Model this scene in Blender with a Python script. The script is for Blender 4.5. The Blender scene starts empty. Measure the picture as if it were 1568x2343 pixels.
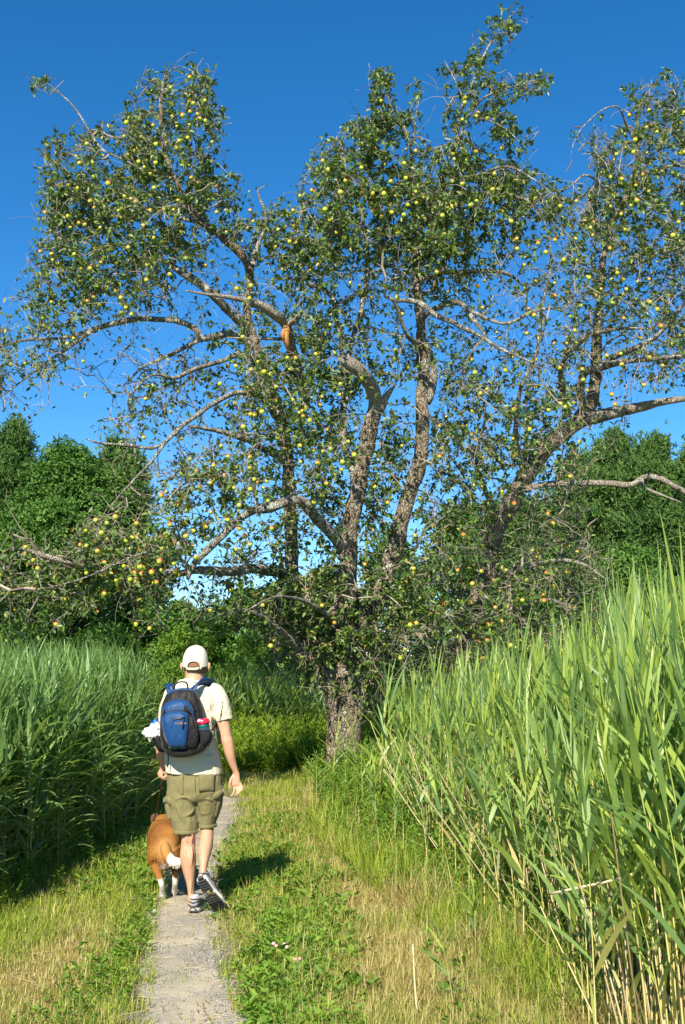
import bpy, math, random
import numpy as np
from mathutils import Vector, Matrix

# ------------------------------------------------------------------ camera, sky, sun, exposure
S = bpy.context.scene
COL = S.collection
H = 1.55                      # eye height
F = 2600.0                    # focal length in photograph units (picture 1568 x 2343 units)
PITCH = math.radians(8.19)
SUN_EL = math.radians(38)
SUN_AZ = math.radians(193.5)    # compass direction the sun stands in, measured clockwise from +Y
cam = bpy.data.cameras.new('camera')
cam.sensor_fit = 'VERTICAL'; cam.sensor_height = 36; cam.sensor_width = 36 * 1568 / 2343
cam.lens = 36 * F / 2343
cam.clip_start = 0.05; cam.clip_end = 2000
camo = bpy.data.objects.new('camera', cam); COL.objects.link(camo)
camo.location = (0, 0, H); camo.rotation_euler = (math.radians(90) + PITCH, 0, 0)
S.camera = camo
W = bpy.data.worlds.new('World'); S.world = W; W.use_nodes = True
nt = W.node_tree; bg = nt.nodes['Background']
sky = nt.nodes.new('ShaderNodeTexSky'); sky.sky_type = 'NISHITA'; sky.sun_disc = False
sky.sun_elevation = SUN_EL; sky.sun_rotation = SUN_AZ
sky.air_density = 1.0; sky.dust_density = 0.0; sky.ozone_density = 3.0; sky.altitude = 2500
hs = nt.nodes.new('ShaderNodeHueSaturation'); hs.inputs['Saturation'].default_value = 1.32; hs.inputs['Hue'].default_value = 0.498
nt.links.new(sky.outputs[0], hs.inputs['Color']); nt.links.new(hs.outputs[0], bg.inputs['Color'])
bg.inputs['Strength'].default_value = 0.108
sl = bpy.data.lights.new('sun', 'SUN'); sl.energy = 5.0; sl.angle = math.radians(0.5); sl.color = (1, 0.91, 0.74)
slo = bpy.data.objects.new('sun', sl); COL.objects.link(slo)
sd = Vector((math.sin(SUN_AZ) * math.cos(SUN_EL), math.cos(SUN_AZ) * math.cos(SUN_EL), math.sin(SUN_EL)))
slo.rotation_euler = sd.to_track_quat('Z', 'Y').to_euler(); slo.location = (-4, -8, 12)
S.view_settings.view_transform = 'Standard'; S.view_settings.look = 'None'
S.view_settings.exposure = 0.85; S.view_settings.gamma = 1
S.cycles.max_bounces = 6; S.cycles.diffuse_bounces = 3; S.cycles.transparent_max_bounces = 6
S.cycles.use_denoising = True

rng = np.random.default_rng(11); random.seed(5)
sT, cT = math.sin(PITCH), math.cos(PITCH)
def at(px, py, Y):
    u, v = px - 784.0, 1171.5 - py
    dy = -v * sT + F * cT; dz = v * cT + F * sT
    k = Y / dy
    return np.array([u * k, Y, H + dz * k])
def sc(px, py, Y):            # metres per photograph unit there
    p = at(px, py, Y); return (p[1] * cT + (p[2] - H) * sT) / F

# ------------------------------------------------------------------ tags and mesh helpers
def tag(o, label=None, cat=None, group=None, kind=None):
    if label: o['label'] = label
    if cat: o['category'] = cat
    if group: o['group'] = group
    if kind: o['kind'] = kind
    return o
def empty(name, loc=(0, 0, 0)):
    o = bpy.data.objects.new(name, None); o.empty_display_size = 0.1
    COL.objects.link(o); o.location = loc; return o
def mesh_np(name, V, Q, mat=None, parent=None, smooth=True, attrs=None, tris=None):
    """V (n,3), Q (m,4) quads, tris (k,3); attrs = {name: per point floats}"""
    V = np.asarray(V, dtype=np.float32); me = bpy.data.meshes.new(name)
    loops = []; starts = []; tot = 0
    nq = 0 if Q is None else len(Q); ntr = 0 if tris is None else len(tris)
    me.vertices.add(len(V)); me.vertices.foreach_set('co', V.ravel())
    idx = []
    if nq: idx.append(np.asarray(Q, dtype=np.int32).ravel())
    if ntr: idx.append(np.asarray(tris, dtype=np.int32).ravel())
    idx = np.concatenate(idx)
    me.loops.add(len(idx)); me.loops.foreach_set('vertex_index', idx)
    me.polygons.add(nq + ntr)
    st = np.concatenate([np.arange(nq) * 4, nq * 4 + np.arange(ntr) * 3]).astype(np.int32)
    me.polygons.foreach_set('loop_start', st)
    me.polygons.foreach_set('use_smooth', np.full(nq + ntr, smooth))
    me.update(calc_edges=True); me.validate(verbose=False)
    for k, a in (attrs or {}).items():
        at_ = me.attributes.new(k, 'FLOAT', 'POINT'); at_.data.foreach_set('value', np.asarray(a, dtype=np.float32))
    if mat: me.materials.append(mat)
    o = bpy.data.objects.new(name, me); COL.objects.link(o)
    if parent is not None: o.parent = parent
    return o
class MB:                      # collects pieces
    def __init__(s): s.V = []; s.Q = []; s.T = []; s.n = 0; s.A = {}
    def add(s, V, Q=None, T=None, **attrs):
        V = np.asarray(V, float).reshape(-1, 3)
        if Q is not None and len(Q): s.Q.append(np.asarray(Q) + s.n)
        if T is not None and len(T): s.T.append(np.asarray(T) + s.n)
        s.V.append(V); s.n += len(V)
        for k, a in attrs.items(): s.A.setdefault(k, []).append(np.broadcast_to(np.asarray(a, float), (len(V),)))
        return s
    def data(s):
        return (np.concatenate(s.V), np.concatenate(s.Q) if s.Q else None, np.concatenate(s.T) if s.T else None,
                {k: np.concatenate(a) for k, a in s.A.items()})
    def build(s, name, mat=None, parent=None, smooth=True):
        V, Q, T, A = s.data()
        pl = np.zeros(3)
        if parent is not None:
            pl = np.array(parent.matrix_basis.translation)
            V = V - pl
        return mesh_np(name, V, Q, mat, parent, smooth, A, T)
def nrm(a): return a / np.maximum(np.linalg.norm(a, axis=-1, keepdims=True), 1e-9)
def tube(mb, P, R, n=8, R2=None, cap=True, up=None, sup=1.0, jit=0, **attrs):
    """tube round a path; R = radius in the picture plane, R2 = radius in depth"""
    P = np.asarray(P, float); m = len(P); R = np.broadcast_to(np.asarray(R, float), (m,)); R2 = R if R2 is None else np.broadcast_to(np.asarray(R2, float), (m,))
    T = nrm(np.gradient(P, axis=0)); ref = np.array([0, 1.0, 0]) if up is None else np.asarray(up, float)
    side = np.cross(T, ref); bad = np.linalg.norm(side, axis=1) < 0.15
    side[bad] = np.cross(T[bad], np.array([0, 0, 1.0])); side = nrm(side); dep = nrm(np.cross(side, T))
    a = np.linspace(0, 2 * np.pi, n, endpoint=False)
    ca, sa = np.cos(a), np.sin(a)
    if sup != 1: ca, sa = np.sign(ca) * abs(ca) ** sup, np.sign(sa) * abs(sa) ** sup
    jj = 1 + (rng.normal(0, jit, (m, n)) if jit else 0)
    V = P[:, None] + (ca[None, :] * R[:, None] * jj)[..., None] * side[:, None] + (sa[None, :] * R2[:, None] * jj)[..., None] * dep[:, None]
    i = np.arange(m - 1)[:, None] * n; j = np.arange(n)[None]; j2 = (j + 1) % n
    Q = np.stack([i + j, i + j2, i + n + j2, i + n + j], -1).reshape(-1, 4)
    V = V.reshape(-1, 3); Tt = None
    if cap:
        V = np.concatenate([V, P[:1], P[-1:]]); c0, c1 = m * n, m * n + 1; j = np.arange(n); j2 = (j + 1) % n
        Tt = np.concatenate([np.stack([j2, j, np.full(n, c0)], -1), np.stack([(m - 1) * n + j, (m - 1) * n + j2, np.full(n, c1)], -1)])
    mb.add(V, Q, Tt, **attrs)
def spline(pts, n):           # Catmull-Rom through rows of any width
    P = np.asarray(pts, float); m = len(P)
    if m < 3:
        t = np.linspace(0, 1, n)[:, None]; return P[0] * (1 - t) + P[-1] * t
    E = np.concatenate([[2 * P[0] - P[1]], P, [2 * P[-1] - P[-2]]])
    t = np.linspace(0, m - 1 - 1e-6, n); i = t.astype(int); f = (t - i)[:, None]
    a, b, c, d = E[i], E[i + 1], E[i + 2], E[i + 3]
    return 0.5 * (2 * b + (c - a) * f + (2 * a - 5 * b + 4 * c - d) * f ** 2 + (3 * b - a - 3 * c + d) * f ** 3)
def sphere(mb, c, r, n=12, m=8, **attrs):
    r = np.broadcast_to(np.asarray(r, float), (3,)); u = np.linspace(0, 2 * np.pi, n, endpoint=False); v = np.linspace(0.02, np.pi - 0.02, m + 1)
    V = np.stack([np.outer(np.sin(v), np.cos(u)), np.outer(np.sin(v), np.sin(u)), np.outer(np.cos(v), np.ones(n))], -1) * r + np.asarray(c)
    i = np.arange(m)[:, None] * n; j = np.arange(n)[None]; j2 = (j + 1) % n
    Q = np.stack([i + j, i + n + j, i + n + j2, i + j2], -1).reshape(-1, 4)
    V = V.reshape(-1, 3); k = len(V); V = np.concatenate([V, [np.asarray(c) + [0, 0, r[2]]], [np.asarray(c) - [0, 0, r[2]]]])
    j = np.arange(n); j2 = (j + 1) % n
    T = np.concatenate([np.stack([np.full(n, k), j, j2], -1), np.stack([np.full(n, k + 1), m * n + j2, m * n + j], -1)])
    mb.add(V, Q, T, **attrs)
def segs(mb, P0, P1, r0, r1, n=3, **attrs):     # many thin prisms at once
    T = nrm(P1 - P0); ref = np.where(abs(T[:, 2:3]) > 0.9, np.array([[1., 0, 0]]), np.array([[0, 0, 1.]]))
    s = nrm(np.cross(T, ref)); d = np.cross(s, T); N = len(P0)
    a = np.arange(n) * 2 * np.pi / n
    off = s[:, None] * np.cos(a)[None, :, None] + d[:, None] * np.sin(a)[None, :, None]
    V = np.concatenate([P0[:, None] + off * np.reshape(r0, (-1, 1, 1)), P1[:, None] + off * np.reshape(r1, (-1, 1, 1))], 1).reshape(-1, 3)
    b = np.arange(N)[:, None] * 2 * n; j = np.arange(n)[None]; j2 = (j + 1) % n
    Q = np.stack([b + j, b + j2, b + n + j2, b + n + j], -1).reshape(-1, 4)
    mb.add(V, Q, **{k: np.repeat(np.broadcast_to(v, (N,)), 2 * n) for k, v in attrs.items()})
def leaves(mb, P, D, Nn, L, Wd, fold=0.25, **attrs):  # six-point folded leaves
    D = nrm(D); s = nrm(np.cross(D, Nn)); n = np.cross(s, D); N = len(P)
    L = np.reshape(np.broadcast_to(L, (N,)), (-1, 1)); Wd = np.reshape(np.broadcast_to(Wd, (N,)), (-1, 1))
    v0 = P; v3 = P + D * L - n * L * 0.12
    r1 = P + D * L * .28 + s * Wd * .42 + n * Wd * fold; r2 = P + D * L * .68 + s * Wd * .40 + n * Wd * fold * .7
    l1 = P + D * L * .28 - s * Wd * .42 + n * Wd * fold; l2 = P + D * L * .68 - s * Wd * .40 + n * Wd * fold * .7
    V = np.stack([v0, r1, r2, v3, l2, l1], 1).reshape(-1, 3); b = np.arange(N)[:, None] * 6
    Q = np.concatenate([b + [0, 1, 2, 3], b + [0, 3, 4, 5]], 0)
    mb.add(V, Q, **{k: np.repeat(np.broadcast_to(v, (N,)), 6) for k, v in attrs.items()})
def blades(mb, P, az, el, droop, L, Wd, ns=4, tilt=None, wprof=None, **attrs):
    """strap leaves: base P, heading az, elevation el falling by droop (radians) to the tip"""
    N = len(P); az, el, droop, L, Wd = [np.broadcast_to(np.asarray(a, float), (N,)) for a in (az, el, droop, L, Wd)]
    t = np.linspace(0, 1, ns + 1); tm = (t[1:] + t[:-1]) / 2
    E = el[:, None] - droop[:, None] * tm[None] ** 1.6
    st = np.stack([np.cos(E) * np.sin(az)[:, None], np.cos(E) * np.cos(az)[:, None], np.sin(E)], -1) * (L / ns)[:, None, None]
    C = np.concatenate([np.zeros((N, 1, 3)), np.cumsum(st, 1)], 1) + P[:, None]
    tl = np.zeros(N) if tilt is None else tilt
    hor = np.stack([np.cos(az), -np.sin(az), np.zeros(N)], -1)
    fw = nrm(np.gradient(C, axis=1)); up = np.cross(hor[:, None] * np.ones((1, ns + 1, 1)), fw)
    sd_ = hor[:, None] * np.cos(tl)[:, None, None] + up * np.sin(tl)[:, None, None]
    w = np.interp(t, [0, .15, .35, .7, 1], [.35, .85, 1, .62, .03]) if wprof is None else np.interp(t, np.linspace(0, 1, len(wprof)), wprof)
    off = sd_ * (w[None] * Wd[:, None] / 2)[..., None]
    V = np.stack([C - off, C + off], 2).reshape(-1, 3)
    b = np.arange(N)[:, None] * (2 * ns + 2); j = np.arange(ns)[None] * 2
    Q = np.stack([b + j, b + j + 1, b + j + 3, b + j + 2], -1).reshape(-1, 4)
    mb.add(V, Q, tt=np.tile(np.repeat(t, 2), N), **{k: np.repeat(np.broadcast_to(v, (N,)), 2 * ns + 2) for k, v in attrs.items()})
# smooth value noise for placing things
_g = np.random.default_rng(3).random((64, 64))
def vnoise(x, y, s=1.0, o=0):
    x = np.asarray(x, float) / s + 17.3 * o + 400; y = np.asarray(y, float) / s + 7.1 * o + 400
    xi, yi = np.floor(x).astype(int), np.floor(y).astype(int); fx, fy = x - xi, y - yi
    fx = fx * fx * (3 - 2 * fx); fy = fy * fy * (3 - 2 * fy)
    g = lambda a, b: _g[a % 64, b % 64]
    return (g(xi, yi) * (1 - fx) + g(xi + 1, yi) * fx) * (1 - fy) + (g(xi, yi + 1) * (1 - fx) + g(xi + 1, yi + 1) * fx) * fy

# ------------------------------------------------------------------ materials
class NT:
    def __init__(s, name):
        s.m = bpy.data.materials.new(name); s.m.use_nodes = True; s.t = s.m.node_tree
        for n in list(s.t.nodes): s.t.nodes.remove(n)
        s.out = s.n('OutputMaterial')
    def n(s, k, **kw):
        x = s.t.nodes.new('ShaderNode' + k)
        for a, v in kw.items():
            if a.startswith('i_'):
                key = a[2:].replace('_', ' '); x.inputs[int(key) if key.isdigit() else key].default_value = v
            else: setattr(x, a, v)
        return x
    def l(s, a, b): s.t.links.new(a, b)
    def attr(s, name): return s.n('Attribute', attribute_name=name).outputs['Fac']
    def noise(s, scale, detail=3, vec=None, rough=0.5, st=None):
        x = s.n('TexNoise', i_Scale=scale, i_Detail=detail, i_Roughness=rough)
        if vec is None:
            vec = s.n('TexCoord').outputs['Object']
        if st is not None:
            mp = s.n('Mapping', i_Scale=st); s.l(vec, mp.inputs[0]); vec = mp.outputs[0]
        s.l(vec, x.inputs['Vector']); return x.outputs['Fac']
    def pos(s): return s.n('NewGeometry').outputs['Position']
    def ramp(s, fac, cols):
        r = s.n('ValToRGB'); e = r.color_ramp.elements
        while len(e) < len(cols): e.new(0.5)
        for k, (p, c) in zip(e, cols): k.position = p; k.color = (*c, 1)
        s.l(fac, r.inputs[0]); return r.outputs[0]
    def mix(s, fac, a, b, mode='MIX'):
        x = s.n('MixRGB', blend_type=mode)
        for i, v in ((0, fac), (1, a), (2, b)):
            if isinstance(v, bpy.types.NodeSocket): s.l(v, x.inputs[i])
            else: x.inputs[i].default_value = v if i == 0 else (*v, 1)
        return x.outputs[0]
    def math(s, op, a, b=0.0, clamp=False):
        x = s.n('Math', operation=op, use_clamp=clamp)
        for i, v in ((0, a), (1, b)):
            if isinstance(v, bpy.types.NodeSocket): s.l(v, x.inputs[i])
            else: x.inputs[i].default_value = v
        return x.outputs[0]
    def ballmask(s, c, r, soft=0.03, wob=0.0):
        d = s.n('VectorMath', operation='DISTANCE'); s.l(s.pos(), d.inputs[0]); d.inputs[1].default_value = tuple(c)
        v = d.outputs['Value']
        if wob: v = s.math('ADD', v, s.math('MULTIPLY', s.math('SUBTRACT', s.noise(40, 2, s.pos()), 0.5), wob))
        return s.math('MULTIPLY_ADD', v, 0, True) if False else s.math('DIVIDE', s.math('SUBTRACT', r, v), soft, True)
    def bump(s, h, strength=0.5, dist=0.01):
        b = s.n('Bump', i_Strength=strength, i_Distance=dist); s.l(h, b.inputs['Height']); return b.outputs[0]
    def finish(s, col, rough=0.7, spec=0.3, bump=None, transl=0.0, tcol=None, metal=0.0, alpha=None, sheen=0):
        p = s.n('BsdfPrincipled', i_Roughness=rough, i_Metallic=metal); p.inputs['Specular IOR Level'].default_value = spec
        if sheen: p.inputs['Sheen Weight'].default_value = sheen
        if isinstance(col, bpy.types.NodeSocket): s.l(col, p.inputs['Base Color'])
        else: p.inputs['Base Color'].default_value = (*col, 1)
        if bump is not None: s.l(bump, p.inputs['Normal'])
        if alpha is not None: p.inputs['Alpha'].default_value = alpha
        res = p.outputs[0]
        if transl:
            t = s.n('BsdfTranslucent'); c = tcol if tcol is not None else col
            if isinstance(c, bpy.types.NodeSocket): s.l(c, t.inputs[0])
            else: t.inputs[0].default_value = (*c, 1)
            m = s.n('MixShader', i_0=transl); s.l(res, m.inputs[1]); s.l(t.outputs[0], m.inputs[2]); res = m.outputs[0]
        s.l(res, s.out.inputs[0]); return s.m
def plain(name, col, rough=0.7, spec=0.3, nscale=0, namt=0.15, bumpd=0, metal=0, st=None, sheen=0):
    t = NT(name); c = col; b = None
    if nscale:
        f = t.noise(nscale, 4, t.pos(), st=st); c = t.mix(f, tuple(x * (1 - namt) for x in col), tuple(min(1, x * (1 + namt)) for x in col))
        if bumpd: b = t.bump(f, 0.6, bumpd)
    return t.finish(c, rough, spec, b, metal=metal, sheen=sheen)
def leafmat(name, ramp, rough=0.5, spec=0.35, transl=0.3, tboost=1.5, under=None, objrand=0.0, pn=0.0, pscale=0.6):
    t = NT(name); r = t.attr('rnd')
    if objrand:
        oi = t.n('ObjectInfo'); r = t.math('ADD', t.math('MULTIPLY', r, 1 - objrand), t.math('MULTIPLY', oi.outputs['Random'], objrand))
    if pn:
        r = t.math('ADD', r, t.math('MULTIPLY', t.math('SUBTRACT', t.noise(pscale, 2, t.pos()), 0.5), pn), True)
    c = t.ramp(r, ramp)
    if under:
        g = t.n('NewGeometry'); c = t.mix(t.math('MULTIPLY', g.outputs['Backfacing'], 0.7), c, under)
    tc = t.mix(1.0, c, (1.25 * tboost, 1.25 * tboost, 0.45 * tboost), 'MULTIPLY')
    return t.finish(c, rough, spec, None, transl, tc)
M = {}
M['apple_leaf'] = leafmat('apple_leaf', [(0, (.046, .092, .015)), (.45, (.092, .168, .025)), (.85, (.15, .235, .038)), (.95, (.22, .27, .045)), (1, (.40, .32, .05))], .42, .5, .26, 1.5, under=(.085, .13, .07))
M['oak_leaf'] = leafmat('broad_leaf', [(0, (.040, .10, .018)), (.6, (.085, .19, .03)), (1, (.15, .27, .045))], .55, .3, .26, 1.3, pn=.5, pscale=.5)
M['pine_leaf'] = leafmat('pine_needle', [(0, (.050, .11, .03)), (.6, (.10, .20, .05)), (1, (.17, .28, .06))], .6, .25, .2, 1.2, pn=.5, pscale=.5)
M['bush_leaf'] = leafmat('bush_leaf', [(0, (.05, .12, .02)), (.6, (.10, .21, .03)), (1, (.16, .26, .04))], .55, .3, .28, 1.4, pn=.4, pscale=1)
M['weed_leaf'] = leafmat('weed_leaf', [(0, (.07, .15, .018)), (.6, (.14, .27, .03)), (1, (.25, .35, .045))], .5, .35, .32, 1.5, pn=.3, pscale=1.5)
M['far_leaf'] = leafmat('far_leaf', [(0, (.03, .075, .03)), (1, (.06, .12, .04))], .7, .2, .15, 1.2, pn=.5, pscale=.2)
def barkmat(name, dark, light, lichen, sc_=8, lw=.62):
    t = NT(name); p = t.pos(); f = t.noise(sc_ * 3, 6, p, .65, st=(1, 1, .35)); c = t.ramp(f, [(.3, dark), (.7, light)])
    l = t.noise(sc_, 4, p, .6); c = t.mix(t.math('MULTIPLY', t.math('SUBTRACT', l, lw - .06), 12, True), c, lichen)
    v = t.n('TexVoronoi', i_Scale=sc_ * 3.2, feature='DISTANCE_TO_EDGE'); mp = t.n('Mapping', i_Scale=(1, 1, .5)); t.l(p, mp.inputs[0]); t.l(mp.outputs[0], v.inputs['Vector'])
    h = t.math('ADD', f, t.math('MINIMUM', t.math('MULTIPLY', v.outputs[0], 4), .8))
    return t.finish(c, .9, .15, t.bump(h, 1.0, .03))
M['bark'] = barkmat('apple_bark', (.12, .092, .065), (.37, .30, .225), (.46, .44, .37))
M['limb'] = barkmat('limb_bark', (.13, .11, .09), (.36, .32, .26), (.50, .50, .44), 12, .54)
M['dead'] = barkmat('dead_wood', (.28, .23, .18), (.55, .49, .40), (.60, .58, .50), 14, .60)
M['torn'] = plain('torn_wood', (.50, .24, .08), .8, .2, 60, .5, .01, st=(1, 1, .15))
t = NT('twig_bark'); f = t.attr('rnd'); M['twig'] = t.finish(t.ramp(f, [(0, (.13, .10, .08)), (.5, (.29, .24, .19)), (1, (.47, .42, .35))]), .85, .15)
M['far_bark'] = plain('far_bark', (.12, .09, .07), .9, .1, 4, .3)
# ------------------------------------------------------------------ ground and path
def path_c(y):                # left and right edge of the walked strip
    ys = [0, 3, 5.4, 6.5, 7.75, 9.5, 11.8, 13.2, 14.6, 16.0, 17.5]
    l = np.interp(y, ys, [-.40, -.66, -.91, -1.08, -1.25, -1.37, -1.50, -1.60, -1.80, -2.2, -2.75])
    r = np.interp(y, ys, [.08, -.16, -.43, -.645, -.87, -1.03, -1.14, -1.20, -1.34, -1.7, -2.25])
    return l, r
def gh(x, y):                 # height of the ground
    x = np.asarray(x, float); y = np.asarray(y, float)
    l, r = path_c(y); d = np.maximum(np.maximum(l - x, x - r), 0); m = np.clip(d / .35, 0, 1)
    near = np.clip((45 - y) / 20, 0, 1)
    return m * near * (.035 * (vnoise(x, y, .55) - .3) + .02 * (vnoise(x, y, .17, 3) - .5)) + m * .02
def drymask(x, y):            # 1 = straw-coloured turf
    l, r = path_c(y)
    right = np.exp(-((x - (.38 - .075 * (y - 5.4))) / .36) ** 2) * np.clip((13 - y) / 4, 0, 1) * .82
    left = np.exp(-((x + 1.45 + .09 * (y - 5.4)) / .30) ** 2) * np.clip((8.2 - y) / 1.5, 0, 1) * .9
    base = .34 + .10 * np.clip((y - 9) / 4, 0, 1)
    return np.clip(base * .7 + .85 * np.maximum(right, left) + .75 * (vnoise(x, y, .6, 1) - .5) + .35 * (vnoise(x, y, .18, 2) - .5), 0, 1)
xs = np.unique(np.concatenate([np.linspace(-400, -12, 18), np.linspace(-12, -3, 31), np.linspace(-3, 2.5, 130), np.linspace(2.5, 12, 31), np.linspace(12, 400, 18)]))
ys = np.unique(np.concatenate([np.linspace(-60, 2, 12), np.linspace(2, 20, 330), np.linspace(20, 40, 40), np.linspace(40, 600, 24)]))
X, Y = np.meshgrid(xs, ys); Z = gh(X, Y)
V = np.stack([X, Y, Z], -1).reshape(-1, 3); nx = len(xs)
i = np.arange(len(ys) - 1)[:, None] * nx + np.arange(nx - 1)[None]
Q = np.stack([i, i + 1, i + nx + 1, i + nx], -1).reshape(-1, 4)
t = NT('soil_turf'); p = t.pos(); dm = t.attr('dry')
g1 = t.noise(9, 5, p, .7); g2 = t.noise(55, 3, p, .7)
green = t.ramp(g1, [(.3, (.10, .12, .025)), (.7, (.19, .21, .045))]); dryc = t.ramp(g2, [(.3, (.22, .165, .06)), (.7, (.46, .36, .15))])
c = t.mix(dm, green, dryc); v2 = t.n('TexVoronoi', i_Scale=95); t.l(p, v2.inputs['Vector'])
edge = t.math('DIVIDE', t.math('SUBTRACT', t.math('MULTIPLY', t.noise(5, 5, p, .75), .50), t.attr('pd')), .03, True)
c = t.mix(t.math('MULTIPLY', edge, .9), c, t.ramp(v2.outputs['Distance'], [(.1, (.42, .37, .27)), (.6, (.20, .185, .15))]))
M['ground'] = t.finish(c, .95, .05, t.bump(t.math('ADD', g1, g2), .8, .03))
l_, r__ = path_c(V[:, 1]); pd = np.maximum(np.maximum(l_ - V[:, 0], V[:, 0] - r__ ), 0) + .25 * (V[:, 1] > 17)
ground = mesh_np('ground', V, Q, M['ground'], None, True, {'dry': drymask(V[:, 0], V[:, 1]), 'pd': np.clip(pd, 0, 1)})
tag(ground, kind='structure')
yy = np.linspace(1.0, 17.4, 520); nu = 28; u = np.linspace(0, 1, nu)
l, r = path_c(yy); wob = lambda o: .11 * (vnoise(yy, 0, .38, o) - .5) + .07 * (vnoise(yy, 0, .09, o + 1) - .5) + .03 * (vnoise(yy, 0, .03, o + 1) - .5)
l = l + wob(5); r = r + wob(8)
X = l[:, None] * (1 - u) + r[:, None] * u; Y = np.repeat(yy[:, None], nu, 1)
Z = gh(X, Y) + .004 + .006 * (vnoise(X, Y, .12, 9) - .3) * np.minimum(u, 1 - u)[None] * 4
V = np.stack([X, Y, Z], -1).reshape(-1, 3); i = np.arange(len(yy) - 1)[:, None] * nu + np.arange(nu - 1)[None]
Q = np.stack([i, i + 1, i + nu + 1, i + nu], -1).reshape(-1, 4)
t = NT('gravel_path'); p = t.pos()
big = t.noise(2.2, 3, p); mid = t.noise(22, 4, p, .6); vor = t.n('TexVoronoi', i_Scale=95); t.l(p, vor.inputs['Vector'])
c = t.ramp(mid, [(.3, (.36, .31, .22)), (.7, (.56, .49, .36))]); c = t.mix(t.math('MULTIPLY', t.math('SUBTRACT', big, .42), 4, True), t.ramp(vor.outputs['Distance'], [(.1, (.46, .43, .36)), (.6, (.20, .19, .165))]), c)
sp = t.n('SeparateColor'); t.l(vor.outputs['Color'], sp.inputs[0]); c = t.mix(t.math('MULTIPLY', sp.outputs[0], .45), c, (.50, .43, .30))
M['path'] = t.finish(c, .95, .1, t.bump(t.math('ADD', vor.outputs['Distance'], mid), .6, .004))
tag(mesh_np('path', V, Q, M['path'], None, True), kind='structure')

# gravel: loose stones on the path, one object
N = 26000; y = 4.6 + 9 * rng.random(N) ** 1.5; l, r = path_c(y); uu = np.where(rng.random(N) < .6, 1 - abs(rng.normal(0, .22, N)), rng.random(N)); uu = np.clip(uu, -.12, 1.25)
x = l + (r - l) * uu; z = gh(x, y) + .005; s = rng.gamma(2.2, .0013, N) + .0014
base = nrm(np.array([[1, 0, 0], [-.5, .86, 0], [-.5, -.86, 0], [0, 0, 1], [.3, .2, -.8]], float)); T0 = np.array([[0, 1, 3], [1, 2, 3], [2, 0, 3], [1, 0, 4], [2, 1, 4], [0, 2, 4]])
an = rng.random(N) * 6.28; B = base[None] * (s[:, None] * np.array([1, 1, 1]))[:, None, :1] * rng.uniform(.5, 1.3, (N, 5, 1)); B = B * np.array([1, 1, .6])
R = np.stack([B[..., 0] * np.cos(an)[:, None] - B[..., 1] * np.sin(an)[:, None], B[..., 0] * np.sin(an)[:, None] + B[..., 1] * np.cos(an)[:, None], B[..., 2]], -1) + np.stack([x, y, z], -1)[:, None]
mb = MB(); mb.add(R.reshape(-1, 3), None, (T0[None] + np.arange(N)[:, None, None] * 5).reshape(-1, 3), rnd=np.repeat(rng.random(N), 5))
t = NT('stone'); M['stone'] = t.finish(t.ramp(t.attr('rnd'), [(0, (.13, .13, .125)), (.7, (.27, .26, .24)), (1, (.42, .40, .35))]), .85, .2)
tag(mb.build('gravel', M['stone'], None, False), 'loose grey gravel scattered over the trodden path', 'gravel', kind='stuff')

# turf
def in_lawn(x, y):
    l, r = path_c(y); wl = -2.42 + .25 * (vnoise(y, 0, .5, 4) - .5); wr = np.interp(y, [4, 5.4, 7.05, 8.5, 10.4, 13.5, 19], [1.15, 1.0, .62, .30, -.10, -.35, -.5]) + .3 * (vnoise(y, 3, .4, 6) - .5)
    return (x > wl - .5 * np.clip(y - 14, 0, 6)) & (x < wr + .55)
def inpath(x, y, e=0.0):
    l, r = path_c(y); return (x > l + e) & (x < r - e)
t = NT('grass_blade'); r_ = t.attr('rnd'); d_ = t.attr('dry')
gc = t.ramp(r_, [(0, (.13, .21, .025)), (.5, (.27, .35, .04)), (1, (.42, .47, .07))]); dc = t.ramp(r_, [(0, (.27, .21, .07)), (.6, (.46, .39, .15)), (1, (.60, .53, .26))])
cc = t.mix(d_, gc, dc); M['grass'] = t.finish(cc, .55, .3, None, .3, t.mix(1, cc, (1.5, 1.5, .7), 'MULTIPLY'))
mb = MB()
N = 400000; y = 4.7 * (20.0 / 4.7) ** rng.random(N); x = rng.uniform(-.31, .31, N) * y * 1.04 ; x = np.clip(x, -3.5, 1.6)
keep = in_lawn(x, y) & (x > -.33 * y) & ((~inpath(x, y, .05)) | (rng.random(N) < .035 * (vnoise(x, y, .25, 6) > .55) + .006)); l_, r__ = path_c(y)
ed = np.minimum(abs(x - l_), abs(x - r__)); keep &= rng.random(N) < np.clip(.12 + ed / .20 + .8 * (vnoise(x, y, .12, 4) - .5), .05, 1)
x, y = x[keep], y[keep]; n = len(x); dm = drymask(x, y); dry = np.clip((dm - rng.random(n)) * 3 + .3, 0, 1)
keep = rng.random(n) < (1 - .45 * np.clip(dm * 1.6 - .6, 0, 1) * (x < -.9)); x, y, dm, dry = x[keep], y[keep], dm[keep], dry[keep]; n = len(x)
hh = rng.gamma(5, .0095, n) * (1.15 - .45 * dm) * (1 + .5 * (x > -.3) + .9 * (x > .45) * rng.random(n) + .8 * (x < -2.2)); hh *= 1 + .03 * y
blades(mb, np.stack([x, y, gh(x, y) - .004], -1), rng.random(n) * 6.28, rng.uniform(.75, 1.55, n), rng.uniform(0, 1.3, n), hh, rng.uniform(.0022, .0048, n) * (.75 + .07 * y), 2, wprof=[.9, .8, .05], rnd=rng.random(n), dry=dry)
N = 26000; y = 5.0 * (17.5 / 5.0) ** rng.random(N); wr_ = np.interp(y, [4, 5.4, 7.05, 8.5, 10.4, 13.5, 19], [1.15, .9, .5, .2, -.2, -.45, -.6]); x = wr_ + abs(rng.normal(0, .45, N)); n = N
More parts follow.
